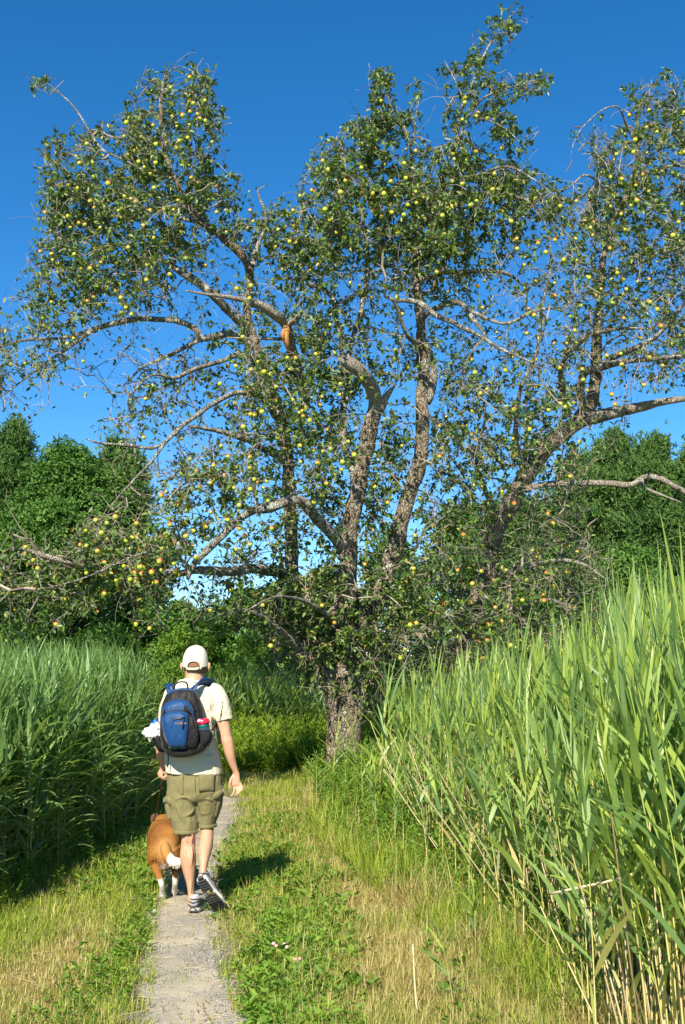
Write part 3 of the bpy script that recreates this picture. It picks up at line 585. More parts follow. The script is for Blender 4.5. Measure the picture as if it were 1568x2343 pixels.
CL = [([(775, 822), (822, 845), (845, 872), (860, 930), (842, 1010), (815, 1130), (803, 1200), (800, 1290)], 24, .80), ([(905, 880), (870, 935)], 14, .9), ([(985, 860), (966, 900), (965, 960), (960, 1050), (935, 1130), (912, 1210), (890, 1300), (880, 1345)], 24, .82),
      ([(785, 1790), (790, 1640)], 50, .9), ([(790, 1640), (785, 1560)], 45, .25), ([(425, 665), (510, 678), (600, 700), (652, 742), (658, 800)], 15, .88), ([(430, 1326), (470, 1262), (545, 1190), (665, 1146), (735, 1195), (780, 1260)], 16, .75),
      ([(1072, 1440), (1112, 1310), (1165, 1160), (1245, 1035), (1335, 955), (1366, 860), (1368, 720)], 22, .6), ([(1400, 945), (1620, 905)], 16, .85), ([(1160, 1160), (1245, 1108), (1620, 1150)], 14, .8), ([(545, 768), (430, 748), (320, 731), (205, 757), (60, 778)], 11, .7),
      ([(590, 800), (566, 700), (570, 620), (502, 538)], 15, .6), ([(480, 668), (392, 605)], 14, .6), ([(880, 678), (1000, 718), (1110, 768)], 12, .75), ([(1384, 836), (1560, 817)], 12, .7), ([(590, 1302), (440, 1303)], 12, .7), ([(660, 1300), (655, 1050)], 14, .5), ([(100, 1270), (40, 1254)], 9, .8), ([(604, 1028), (455, 980)], 12, .6), ([(483, 927), (394, 995), (300, 1105)], 11, .6)]
def clear(Pw):
    px, py = proj(Pw); keep = np.ones(len(Pw), bool); u = rng.random(len(Pw)); Yl = Pw[:, 1]
    for pl_, wd, pr in CL:
        for (x0, y0), (x1, y1) in zip(pl_[:-1], pl_[1:]):
            t_ = np.clip(((px - x0) * (x1 - x0) + (py - y0) * (y1 - y0)) / ((x1 - x0) ** 2 + (y1 - y0) ** 2), 0, 1); d = np.hypot(px - x0 - t_ * (x1 - x0), py - y0 - t_ * (y1 - y0))
            keep &= ~((d < wd) & (u < pr) & (Yl < D0 + 1.6))
    return keep
kp = clear(leafP) & ~onsky(leafP, rng.uniform(0, 14, len(leafP))); leafP, leafD, leafT = leafP[kp], leafD[kp], leafT[kp]; print('apple leaves', len(leafP))
twk = clear(TW[:, 2]) & (dens(TW[:, m]) > .4 + 2.2 * rng.random(len(TW))) & ~onsky(TW[:, m], 8) & ~onsky(TW[:, 3], 8); okn = ~onsky(P_, 6)
for tr in (1, 2):
    mb = MB(); k = idx[(TR[idx] == tr) & okn[idx]]; par = PAR[k]
    segs(mb, P_[par], P_[k], np.minimum(RR[par], RR[k] * 1.5), RR[k], 4, rnd=np.clip(rng.normal(.42, .2, len(k)), 0, 1))
    s = (ttr == tr) & twk
    for q in range(m): segs(mb, TW[s, q], TW[s, q + 1], np.full(s.sum(), .0036 - .0004 * q), np.full(s.sum(), .0032 - .0004 * q), 3, rnd=np.clip(rng.normal(.42, .2, s.sum()), 0, 1))
    q = rng.choice(idx[(TR[idx] == tr)], 5200); Lq = rng.gamma(3, .09, len(q)) + .08; v = nrm(TT[q] * .5 + rng.normal(0, .6, (len(q), 3))); c0_ = P_[q]; good = ~onsky(c0_ + v * Lq[:, None], 4) & clear(c0_) & (dens(c0_ + v * Lq[:, None]) > 1)
    q = q[good]; v = v[good]; Lq = Lq[good]; c0_ = c0_[good]
    for st_ in range(5):
        v = nrm(v + rng.normal(0, .22, v.shape) + np.array([0, 0, -.10])); c1_ = c0_ + v * Lq[:, None] / 5; segs(mb, c0_, c1_, np.full(len(q), .0034 - .0004 * st_), np.full(len(q), .0030 - .0004 * st_), 3, rnd=np.clip(rng.normal(.62, .25, len(q)) * np.where(c0_[:, 2] > 9, .6, 1), 0, 1)); c0_ = c1_
    mb.build('twigs', M['twig'], roots[tr], False)
    s = leafT == tr; n = s.sum(); mb = MB(); Lf = rng.normal(.066, .014, n)
    leaves(mb, leafP[s], leafD[s], rng.normal(0, .55, (n, 3)) + np.array([0, -.25, .9]), Lf, Lf * rng.uniform(.5, .68, n), rnd=rng.random(n) ** 1.15)
    mb.build('foliage', M['apple_leaf'], roots[tr])

# apples
prof = np.array([(0.0, .0235), (.006, .0275), (.014, .0325), (.024, .0325), (.033, .022), (.0365, .004), (.034, -.012), (.027, -.026), (.018, -.033), (.009, -.034), (.003, -.030), (0, -.029)])
def apple_mesh(mb):
    n = 12; a = np.arange(n) * 2 * np.pi / n; V = np.stack([prof[:, :1] * np.cos(a), prof[:, :1] * np.sin(a), np.repeat(prof[:, 1:], n, 1)], -1).reshape(-1, 3)
    i = np.arange(len(prof) - 1)[:, None] * n; j = np.arange(n)[None]; j2 = (j + 1) % n
    mb.add(V, np.stack([i + j, i + n + j, i + n + j2, i + j2], -1).reshape(-1, 4))
    tube(mb, [(0, 0, .024), (.002, 0, .036), (.001, .002, .056)], [.0018, .0014, .0018], 4)
t = NT('apple_skin'); sp = t.n('SeparateXYZ'); t.l(t.n('TexCoord').outputs['Normal'], sp.inputs[0]); geo = t.n('NewGeometry'); s2 = t.n('SeparateXYZ'); t.l(geo.outputs['Normal'], s2.inputs[0])
z = t.n('SeparateXYZ'); t.l(t.n('TexCoord').outputs['Object'], z.inputs[0])
rn = t.n('ObjectInfo').outputs['Random']; nz = t.noise(55, 3, t.pos(), .6)
f = t.math('ADD', t.math('MULTIPLY', sp.outputs[2], .55), t.math('ADD', t.math('MULTIPLY', nz, .55), t.math('MULTIPLY', t.attr('blush'), .5)))
c = t.ramp(f, [(.40, (.40, .47, .04)), (.64, (.56, .46, .06)), (.84, (.58, .24, .06)), (1, (.46, .09, .03))])
M['apple'] = t.finish(c, .32, .5)
wt = lambda px, py: (.45 + 1.6 * np.exp(-(((px - 380) / 110) ** 2 + ((py - 290) / 110) ** 2)) + 2.0 * np.exp(-(((px - 170) / 80) ** 2 + ((py - 440) / 90) ** 2)) + .9 * np.exp(-(((px - 300) / 180) ** 2 + ((py - 560) / 140) ** 2))
      + .9 * np.exp(-(((px - 850) / 160) ** 2 + ((py - 450) / 110) ** 2)) + 3 * np.exp(-(((px - 1110) / 50) ** 2 + ((py - 290) / 60) ** 2)) + 1.6 * np.exp(-(((px - 1430) / 110) ** 2 + ((py - 340) / 90) ** 2)) + 1.3 * np.exp(-(((px - 720) / 90) ** 2 + ((py - 960) / 130) ** 2))
      + .9 * np.exp(-(((px - 300) / 180) ** 2 + ((py - 1270) / 80) ** 2)) + .6 * np.exp(-(((px - 1200) / 200) ** 2 + ((py - 760) / 140) ** 2)))
twa = twk & ~onsky(TW[:, m], -12); cand = np.concatenate([TW[twa, 3], TW[twa, m]]); ctr = np.concatenate([ttr[twa], ttr[twa]]); px, py = proj(cand)
w = wt(px, py) * np.exp(-(cand[:, 1] - D0 - 1.2 * (ctr == 2) - .7 * ((px < 560) & (py < 1000))) * .8) * np.where(ctr == 2, 1.3, 1) * (px > -60) * (px < 1640) * (py < 1500) * np.clip(dens(cand), .8, 6)
AP = []; order = rng.choice(len(cand), min(9000, len(cand) // 2), replace=False, p=w / w.sum())
for k in order:
    p = cand[k] + np.array([rng.normal(0, .01), -.02, -.055])
    if AP and min(((p - q[0]) ** 2).sum() for q in AP) < (.0042 if rng.random() < .35 else .03): continue
    AP.append((p, ctr[k]))
    if len(AP) >= 1150: break
srcapple = MB(); apple_mesh(srcapple); aV, aQ, aT, _ = srcapple.data()
for tr in (1, 2):
    L = sorted([q[0] for q in AP if q[1] == tr], key=lambda q: q[1]); near = L[:100]; rest = L[100:]
    ams = []
    for k in range(4):
        am = mesh_np('apple', aV * np.array([1.0 + .05 * (k % 2), 1, .93 + .04 * k]), aQ, M['apple'], None, True, {'blush': np.full(len(aV), .1 + .27 * k)}, aT); ams.append(am)
    for k, p in enumerate(near):
        o = ams[k % 4] if k < 4 else ams[k % 4].copy()
        if k >= 4: COL.objects.link(o)
        o.parent = roots[tr]; o.location = Vector(p) - roots[tr].location; s_ = rng.uniform(.62, .94); o.scale = (s_, s_, s_); o.rotation_euler = (rng.normal(0, .3), rng.normal(0, .3), rng.random() * 6)
    mb = MB()
    for p in rest:
        s_ = rng.uniform(.62, .92); an = rng.random() * 6.28; Rm = np.array(Matrix.Rotation(an, 3, 'Z') @ Matrix.Rotation(rng.normal(0, .3), 3, 'X'))
        mb.add(aV @ Rm.T * s_ + p, aQ, aT, blush=rng.uniform(.05, .95))
    if rest: tag(mb.build('apples', M['apple'], roots[tr]), kind='stuff')

# ------------------------------------------------------------------ trees and bushes behind
def cloud(mb, c, r, n, size, up=.45, shell=.5, flat=1.0, asp=.6):
    d = nrm(rng.normal(0, 1, (n, 3))); rad = 1 - shell * rng.random(n) ** 1.6
    lump = 1 + .22 * np.sin(d[:, 0] * 5 + c[0]) * np.sin(d[:, 2] * 6 + c[1]) + .15 * np.sin(d[:, 1] * 9 + d[:, 2] * 7)
    P = np.asarray(c) + d * np.asarray(r) * (rad * lump)[:, None]
    D = nrm(d * .4 + rng.normal(0, .8, (n, 3)) + np.array([0, 0, -.1])); Nn = d * .8 + np.array([0, 0, up]) + rng.normal(0, .5, (n, 3))
    Lf = size * rng.uniform(.6, 1.3, n); leaves(mb, P, D, Nn, Lf, Lf * asp, rnd=np.clip(rng.random(n) * .7 + rng.random() * .3, 0, 1))
def decid(px, top, base, Yd, wpx, label, nb=16, n=900, size=.22, mat='oak_leaf', name='broadleaf_tree', cat='tree', group='trees beyond the reeds', seed=0):
    r = np.random.default_rng(seed + 100); g = at(px, 1500, Yd); zt = at(px, top, Yd)[2]; w = wpx * sc(px, top, Yd); root = empty(name, (g[0], Yd, 0)); tag(root, label, cat, group)
    mb = MB(); zb = base * zt; lb = []
    for k in range(nb):
        h = (k + .5) / nb; zc = zb + (zt - zb) * (h ** .85) * .93; prof_ = math.sin(math.pi * min(1, (.22 + h * .80))) ** .7
        a = k * 2.4 + r.random(); rr = w * .36 * prof_ * r.uniform(.55, 1.05); br = w * r.uniform(.13, .20) * (.65 + .5 * prof_)
        c = (g[0] + math.cos(a) * rr, Yd + math.sin(a) * rr * .8, min(zc, zt - br * .8)); lb.append((c, br)); cloud(mb, c, (br, br, br * .8), n, size)
    tm = MB(); tube(tm, spline([(g[0], Yd, -.1), (g[0] + .1, Yd, zt * .4), (g[0] - .05, Yd, zt * .85)], 8), np.linspace(w * .035 + .06, .04, 8), 8)
    tm.build('trunk', M['far_bark'], root)
    lm = MB()
    for c, br in lb: tube(lm, spline([(g[0], Yd, c[2] * .6), ((g[0] + c[0]) / 2, (Yd + c[1]) / 2, c[2] * .82), c], 5), [.06, .045, .04, .03, .02], 4)
    lm.build('limbs', M['far_bark'], root); mb.build('crown', M[mat], root); return root
def pine(px, top, Yd, wpx, label, seed=0, tiers=17, base=.12, group='pines beyond the apple trees'):
    r = np.random.default_rng(seed + 500); g = at(px, 1500, Yd); zt = at(px, top, Yd)[2]; w = wpx * sc(px, top, Yd); root = empty('pine_tree', (g[0], Yd, 0)); tag(root, label, 'tree', group)
    tm = MB(); tube(tm, [(g[0], Yd, -.1), (g[0], Yd, zt * .5), (g[0], Yd, zt)], [.22, .15, .02], 8); bm_, cm = tm, MB()
    for t_ in range(tiers):
        h = base + (1 - base) * (t_ / (tiers - 1)) ** .95; z = zt * h * .985; reach = w * .52 * (1 - h) ** .6 * r.uniform(.55, 1.25) + .3
        for b in range(6 if h < .9 else 4):
            a = b * 6.283 / 6 + t_ * 1.1 + r.normal(0, .25); L = reach * r.uniform(.7, 1.1); up = .12 + .55 * h
            e = np.array([g[0] + math.cos(a) * L, Yd + math.sin(a) * L, z + L * up * .55]); s0 = np.array([g[0], Yd, z]); mid = (s0 + e) / 2 - np.array([0, 0, L * .06])
            C = spline([s0, mid, e], 6); tube(bm_, C, np.linspace(.05, .015, 6), 4, cap=False)
            k = int(40 + 150 * L); u = rng.random(k) ** .65; q = np.stack([np.interp(u, np.linspace(0, 1, 6), C[:, i]) for i in range(3)], -1)
            sp_ = .16 + .30 * L * (1 - u) ** .5
            q = q + np.stack([rng.normal(0, 1, k) * sp_, rng.normal(0, 1, k) * sp_, rng.normal(.10, .24, k)], -1)
            q = np.repeat(q, 4, 0); n = len(q); D = nrm(np.array([math.cos(a) * .5, math.sin(a) * .5, .75]) + rng.normal(0, .6, (n, 3)))
            leaves(cm, q, D, rng.normal(0, 1, (n, 3)), .22 * rng.uniform(.7, 1.3, n), .05, rnd=np.clip(np.repeat(rng.random(k), 4) * .6 + .4 * rng.random(n), 0, 1))
    tm.build('trunk', M['far_bark'], root); cm.build('crown', M['pine_leaf'], root); return root
pine(10, 985, 46, 260, 'dark pine peeking above the broadleaf crowns, farthest left', 1)
decid(140, 1000, .04, 40, 420, 'full round-crowned green tree beyond the left reed bed, left of the tiered pine', 26, 2400, .135, seed=1)
pine(262, 1034, 42, 250, 'tiered pine with sky to its right, beyond the left reeds', 2, 19)
decid(20, 1190, .03, 33, 280, 'low leafy tree behind the left end of the reed bed', 18, 1900, .12, seed=2)
decid(300, 1290, .03, 36, 240, 'bushy green tree below the tiered pine', 16, 1700, .12, seed=3)
decid(410, 1362, .05, 30, 170, 'small yellow-green tree just left of the gap of low sky', 12, 800, .13, 'bush_leaf', seed=4)
decid(560, 1345, .04, 62, 290, 'hazy dark-green tree in the low gap above the hiker', 18, 700, .24, seed=5)
decid(740, 1300, .04, 64, 260, 'dark green tree glimpsed through the apple stems', 16, 600, .25, seed=6)
decid(900, 1215, .04, 58, 280, 'dark green tree directly behind the two bare apple stems', 18, 1200, .18, seed=7)
decid(1060, 1140, .04, 54, 280, 'broad green tree behind the leaning apple trunk', 20, 1400, .17, seed=8)
pine(1180, 1150, 50, 300, 'shadowed pine behind the leaning apple trunk', 3, 17, .05)
decid(1290, 1120, .04, 50, 300, 'rounded tree under the pale bare limb', 22, 1500, .155, seed=9)
pine(1345, 1060, 48, 250, 'pine just right of the leaning apple crown', 4, 19, .05)
pine(1425, 1008, 49, 270, 'tallest of the pines on the right, its tip against the sky', 5, 21, .05)
pine(1520, 1022, 46, 270, 'thick pine near the right edge above the reeds', 6, 21, .05)
pine(1640, 1000, 45, 280, 'pine at the extreme right, cut by the frame', 7, 19, .05)
decid(1450, 1240, .03, 40, 330, 'low broadleaf tree in front of the right-hand pines', 20, 1700, .13, seed=10)
decid(1230, 1300, .03, 38, 260, 'low green tree behind the drooping apple boughs', 16, 1500, .125, seed=11)
decid(120, 1120, .03, 34, 330, 'rounded green tree filling the middle of the left-hand wood', 20, 1900, .12, seed=21)
decid(470, 1392, .03, 70, 200, 'low distant tree closing the gap of sky beside the apple bough', 12, 600, .24, 'far_leaf', seed=22)
decid(650, 1330, .03, 72, 240, 'distant pale green tree seen between the apple stems', 14, 600, .25, 'far_leaf', seed=23)
# bushes
def bush(px, top, Yd, wpx, label, seed, size=.09, n=900, nb=12, mat='bush_leaf', group='bushes behind the path bend'):
    r = np.random.default_rng(seed + 900); g = at(px, 1500, Yd); zt = at(px, top, Yd)[2]; w = wpx * sc(px, top, Yd); root = empty('bush', (g[0], Yd, 0)); tag(root, label, 'bush', group)
    mb, sm = MB(), MB()
    for k in range(nb):
        a = k * 2.4; q = math.sqrt((k + .5) / nb); c = np.array([g[0] + math.cos(a) * q * w * .38, Yd + math.sin(a) * q * w * .3, 0]); br = w * r.uniform(.15, .21); c[2] = max(br * .5, (zt - br) * (1 - .55 * q * q) * r.uniform(.75, 1.0))
        cloud(mb, c, (br, br, br * 1.0), n, size, asp=.42)
        cloud(mb, (c[0], c[1], c[2] * .45), (br, br, br * .9), n // 2, size, asp=.42)
        tube(sm, spline([(g[0], Yd, 0), (c[0] * .6 + g[0] * .4, c[1], c[2] * .5), c], 5), [.03, .025, .02, .015, .01], 4)
    sm.build('stems', M['far_bark'], root); mb.build('foliage', M[mat], root)
bush(400, 1420, 19.5, 150, 'feathery green bush between the left reeds and the cap', 1, .055, 1600, mat='weed_leaf')
bush(470, 1395, 22, 170, 'light green bush directly behind the man in the cap', 2, .06, 1600, mat='weed_leaf')
bush(590, 1420, 25, 180, 'low green bush behind the middle reeds', 3, .07, 1200, mat='weed_leaf')
bush(700, 1440, 24, 150, 'dark leafy bush left of the thick apple trunk', 4, .09, 900, mat='oak_leaf')
bush(860, 1440, 23, 190, 'dense bush just right behind the thick trunk', 5, .09, 900, mat='oak_leaf')
bush(1000, 1430, 22, 200, 'bush filling the space behind the leaning trunk foot', 6, .09, 900, mat='oak_leaf')
bush(1170, 1400, 24, 240, 'wide bush above the middle of the right reed bank', 7, .1, 1000, mat='oak_leaf')
bush(1380, 1370, 24, 260, 'wide bush above the tall right-hand reeds', 8, .1, 1000, mat='oak_leaf')
bush(1560, 1340, 25, 240, 'bush behind the reeds at the right edge', 9, .1, 1000, mat='oak_leaf')
bush(60, 1350, 20, 260, 'bush behind the left-hand reeds at the frame edge', 10, .09, 1100)
bush(250, 1370, 21, 260, 'bush behind the pointed tops of the left reeds', 11, .09, 1100)
# ------------------------------------------------------------------ reeds
def reedmat(name, g, y):
    t = NT(name); r = t.math('ADD', t.math('MULTIPLY', t.attr('rnd'), .8), t.math('MULTIPLY', t.math('SUBTRACT', t.noise(2.5, 2, t.pos()), .5), .7), True); d = t.attr('dry')
    c = t.mix(d, t.ramp(r, g), t.ramp(r, y)); st = t.noise(6, 2, t.pos())
    c = t.mix(t.math('MULTIPLY', st, .25), c, (.34, .36, .06))
    return t.finish(c, .42, .45, None, .38, t.mix(1, c, (1.9, 1.75, .7), 'MULTIPLY'))
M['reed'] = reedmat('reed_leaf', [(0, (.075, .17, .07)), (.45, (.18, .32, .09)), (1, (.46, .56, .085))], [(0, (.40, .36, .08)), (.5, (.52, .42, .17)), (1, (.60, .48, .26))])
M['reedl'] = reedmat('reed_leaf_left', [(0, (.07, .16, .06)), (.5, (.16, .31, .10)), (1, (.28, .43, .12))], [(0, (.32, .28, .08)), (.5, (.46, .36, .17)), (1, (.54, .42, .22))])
t = NT('reed_stem'); M['stem'] = t.finish(t.mix(t.attr('dry'), (.30, .38, .07), (.60, .48, .20)), .5, .4)
def reed_var(seed, h, lean, kind):
    """leaf and stem arrays of one reed standing at the origin"""
    r = np.random.default_rng(seed); az = r.random() * 6.28 if kind != 'R' else r.normal(-.9, .8)
    n = 9; t_ = np.linspace(0, 1, n); P = np.stack([np.sin(az) * lean * t_ ** 1.8, np.cos(az) * lean * t_ ** 1.8, h * .80 * t_], -1)
    sm = MB(); tube(sm, P, np.interp(t_, [0, 1], [.0048, .0022]), 5, cap=False); 
    V, Q, T, A_ = sm.data(); sm = MB(); sm.add(V, Q, T, dry=np.clip(1.35 - V[:, 2] / h * 2.3 + r.normal(0, .05), 0, 1))
    k = 15 if kind == 'R' else 26; f = np.linspace(.30 if kind == 'R' else .05, 1.0, k) + r.normal(0, .008, k); f = np.clip(f, .1, 1) if kind != 'R' else np.clip(f + (r.random(k) < .12) * -.2, .12, 1)
    B = np.stack([np.interp(f, t_, P[:, i]) for i in range(3)], -1)
    pl = r.random() * 6.28; azl = pl + np.pi * (np.arange(k) % 2) + r.normal(0, .45, k)
    top = np.clip((f - .6) / .4, 0, 1)
    el = np.where(kind == 'R', 1.06, .95) + .36 * top + r.normal(0, .13, k); dr = (.55 - .45 * top) * r.uniform(.3, 1.5, k) * (1 if kind == 'R' else 2.4)
    L = np.interp(f, [0, .3, .7, 1], [.30, .46, .50, .36]) * r.uniform(.8, 1.3, k) * h / 2.0; Wd = np.interp(f, [0, .4, .8, 1], [.016, .030, .028, .012]) * r.uniform(.6, 1.4, k) * (1 if kind == 'R' else 1.2)
    dry = np.clip(.9 - f * 2.6 + r.normal(0, .25, k) + (r.random(k) < .09) * 1.0, 0, 1); dry = np.where((f > .5) & (dry < .8), dry * .5, dry)
    if kind == 'R': azl = azl * 1.0
    lm = MB(); blades(lm, B, azl, np.clip(el, .2, 1.52), dr, L, Wd, 6, tilt=r.normal(0, .5, k), rnd=r.random(k), dry=dry)
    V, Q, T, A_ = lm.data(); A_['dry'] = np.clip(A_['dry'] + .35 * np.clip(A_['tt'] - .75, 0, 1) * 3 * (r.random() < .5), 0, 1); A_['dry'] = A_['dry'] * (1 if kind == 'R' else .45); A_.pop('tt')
    return sm.data(), (V, Q, T, A_)
def bank(name, kind, spots, heights, nvar, n_ind, label_fn, group, stuff_label, mat, seed):
    hs_ = np.linspace(1.0, 1.0, nvar); vs = [reed_var(seed + i, 2.0, np.random.default_rng(seed + i).uniform(.02, .22 if kind == 'R' else .4), kind) for i in range(nvar)]
    order = np.argsort([s[1] + 0 * s[0] for s in spots]); ind = order[:n_ind]; rest = order[n_ind:]
    meshes = {}
    for c, k in enumerate(ind):
        x, y = spots[k]; v = c % nvar; z = float(gh(x, y)) - .01; root = empty('reed', (x, y, z)); s_ = heights[k] / 2.0; root.scale = (s_ ** .5, s_ ** .5, s_); root.rotation_euler.z = rng.normal(0, .5) if kind == 'R' else rng.random() * 6.28
        tag(root, label_fn, 'reed', group)
        if v not in meshes:
            (sv, sq, st_, sa), (lv, lq, lt, la) = vs[v]; a = mesh_np('stem', sv, sq, M['stem'], None, True, sa, st_); b = mesh_np('leaves', lv, lq, mat, None, True, la, lt); meshes[v] = (a, b)
        else:
            a, b = meshes[v][0].copy(), meshes[v][1].copy(); COL.objects.link(a); COL.objects.link(b)
        a.parent = root; b.parent = root
    sm, lm = MB(), MB()
    for k in rest:
        x, y = spots[k]; v = rng.integers(nvar); s_ = heights[k] / 2.0; a_ = rng.normal(0, .5) if kind == 'R' else rng.random() * 6.28; ca, sa_ = math.cos(a_), math.sin(a_)
        Rm = np.array([[ca, -sa_, 0], [sa_, ca, 0], [0, 0, 1]]) * np.array([[s_ ** .5], [s_ ** .5], [s_]])
        off = np.array([x, y, -.01]); (sv, sq, st_, sa2), (lv, lq, lt, la) = vs[v]; mesh_mb = sm
        sm.add(sv @ Rm.T + off, sq, st_, rnd=0, **sa2); lm.add(lv @ Rm.T + off, lq, lt, **la)
    if len(rest):
        V, Q, T, A_ = lm.data(); nl = len(V); o = mesh_np(name, V, Q, mat, None, True, A_, T); tag(o, stuff_label, 'reeds', kind='stuff')
        V, Q, T, A_ = sm.data(); o2 = mesh_np('stems', V, Q, M['stem'], o, True, A_, T)
def wr_edge(y): return np.interp(y, [3.8, 4.6, 5.4, 6.5, 8.4, 10, 13.8, 16, 19], [.92, .96, 1.03, 1.03, .78, .62, .42, .75, 1.2])
sp_, hh_ = [], []
while len(sp_) < 1150:
    y = rng.uniform(4.3, 15.5); x = rng.uniform(.4, .36 * y + .9); e = wr_edge(y)
    d = x - e
    if rng.random() > np.clip(d / .32 + .10, .0, 1): continue
    if d < -.5: continue
    if rng.random() > np.clip(1.25 - .055 * y, .3, 1): continue
    sp_.append((x, y)); top = np.interp(784 + 2600 * x / y, [800, 900, 1010, 1200, 1350, 1480, 1568, 1700], [1560, 1560, 1490, 1465, 1415, 1330, 1315, 1300])
    h_ = H + (1545 - top) * y / 2600 ; h_ = min(h_, 2.5) * (1.05 - abs(rng.normal(0, .13))); h_ *= np.clip(.84 + d * .5, .6, 1.04) * rng.uniform(.80, 1.08); hh_.append(max(.7, h_ + .02))
bank('reeds', 'R', sp_, hh_, 14, 170, 'tall sunlit green reed in the front of the bank right of the path', 'reeds in the right-hand bank', 'dense bank of tall sunlit yellow-green reeds right of the path', M['reed'], 40)
sp_, hh_ = [], []
while len(sp_) < 1250:
    y = rng.uniform(6.8, 15.6); x = -rng.uniform(2.1, 2.4 + .1 * y + 1.6); e = np.interp(y, [6.8, 8.5, 10.5, 13.4, 15.6], [-2.45, -2.38, -2.18, -2.14, -2.9])
    d = e - x
    if d < -.05 or rng.random() > np.clip(.35 + d / .3, 0, 1) * np.clip(1.2 - .22 * d, .25, 1): continue
    sp_.append((x, y)); h_ = np.interp(y, [6.8, 8, 11, 14], [1.70, 1.78, 1.92, 2.02]) * (1.04 - abs(rng.normal(0, .08))) * np.clip(.86 + d * .35, 0, 1) * (.95 + .12 * vnoise(x, y, .8)); hh_.append(h_)
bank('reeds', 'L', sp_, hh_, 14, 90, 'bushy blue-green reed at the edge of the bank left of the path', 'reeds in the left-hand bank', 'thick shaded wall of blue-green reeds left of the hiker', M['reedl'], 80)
sp_, hh_ = [], []
while len(sp_) < 420:
    y = rng.uniform(20.5, 27); x = rng.uniform(-2.7, 1.6); sp_.append((x, y)); hh_.append((1.55 + (1545 - np.interp(784 + 2600 * x / y, [480, 560, 640, 700, 800], [1512, 1492, 1515, 1530, 1560])) * y / 2600) * (1 - abs(rng.normal(0, .11))))
bank('reeds', 'L', sp_, hh_, 8, 36, 'pale reed in the sunny clump beyond the path bend', 'reeds beyond the path bend', 'sunny clump of pale reeds between the hiker and the apple trunk', M['reed'], 120)
sp_, hh_ = [], []
for px, py, Yd, h in [(868, 1860, 12.6, 1.75), (905, 1880, 12.0, 1.95), (882, 1830, 13.2, 1.8), (925, 1850, 12.6, 1.7), (960, 1900, 11.2, 1.5), (820, 1800, 14, 1.3), (760, 1790, 14.5, 1.15), (905, 2000, 9.5, 1.0), (1015, 2060, 8.6, 1.5), (1045, 2080, 8.2, 1.25), (1110, 2160, 7.1, 1.3), (830, 1880, 12, 1.1), (790, 1850, 12.8, 1.0), (860, 1940, 10.6, .9), (940, 1960, 10, 1.3), (980, 2040, 8.8, 1.1), (1075, 2120, 7.6, .95), (1090, 2230, 6.3, .55), (1150, 2200, 6.6, 1.3), (1200, 2240, 6.2, 1.5), (895, 1960, 10.4, .7), (1040, 2343, 5.3, .50), (1180, 2100, 7.6, 1.2), (990, 1980, 9.8, 1.3), (848, 1900, 12, .9), (725, 1850, 12.8, .8)]:
    sp_.append((at(px, py, Yd)[0], Yd)); hh_.append(h)
bank('reeds', 'R', sp_, hh_, 6, 26, 'slim scattered reed standing in the green weeds below the apple trunk', 'loose reeds at the foot of the right bank', '', M['reed'], 160)
# dead brown stalks, standing, leaning and lying
t = NT('dead_stalk'); M['stalk'] = t.finish(t.ramp(t.attr('rnd'), [(0, (.34, .25, .12)), (.6, (.52, .42, .22)), (1, (.62, .53, .33))]), .6, .3)
mb = MB(); N = 600; y = rng.uniform(4.6, 13, N); x = wr_edge(y) + .12 + abs(rng.normal(0, .35, N)); L = rng.uniform(.25, 1.25, N); a = rng.random(N) * 6.28; ln = abs(rng.normal(0, .22, N)) + (rng.random(N) < .08) * rng.random(N) * .8
P0 = np.stack([x, y, np.zeros(N)], -1); P1 = P0 + np.stack([np.sin(a) * np.sin(ln), np.cos(a) * np.sin(ln), np.cos(ln)], -1) * L[:, None]; segs(mb, P0, P1, np.full(N, .0042), np.full(N, .0032), 4, rnd=rng.random(N))
N = 260; y = rng.uniform(7, 14, N); x = -2.42 - abs(rng.normal(0, .3, N)); L = rng.uniform(.2, .8, N); a = rng.random(N) * 6.28; ln = abs(rng.normal(0, .25, N)) + (rng.random(N) < .06) * rng.random(N) * .7
P0 = np.stack([x, y, np.zeros(N) + .02], -1); P1 = P0 + np.stack([np.sin(a) * np.sin(ln), np.cos(a) * np.sin(ln), np.cos(ln)], -1) * L[:, None]; segs(mb, P0, P1, np.full(N, .004), np.full(N, .003), 4, rnd=rng.random(N) * .6)
tag(mb.build('dead_stems', M['stalk'], None), 'dry straw-coloured stalks standing and fallen along the feet of both reed banks', 'dead reeds', kind='stuff')
def stalk(pts, r, label, grp='dead stalks standing alone in the turf'):
    P = [at(*p) for p in pts]; b = P[0].copy(); root = empty('reed_stalk', b); tag(root, label, 'stalk', grp); m_ = MB(); tube(m_, spline(P, 9), np.linspace(r, r * .7, 9), 6, rnd=.8); m_.build('stem', M['stalk'], root)
stalk([(957, 2343, 5.38), (950, 2260, 5.4), (945, 2160, 5.42)], .0055, 'bare pale stalk standing in the straw turf, bottom centre')
stalk([(118, 1950, 10.2), (116, 1900, 10.2), (118, 1860, 10.2)], .006, 'thin pale stalk in the left verge below the dark reeds')
stalk([(1260, 2045, 4.9), (1330, 2030, 4.8), (1420, 2010, 4.75), (1450, 1998, 4.7)], .006, 'broken pale stalk lying level across the right-hand reeds')
stalk([(540, 2095, 7.7), (515, 2060, 7.75), (495, 2022, 7.8)], .003, 'arching green and straw stalk leaning toward the raised shoe')
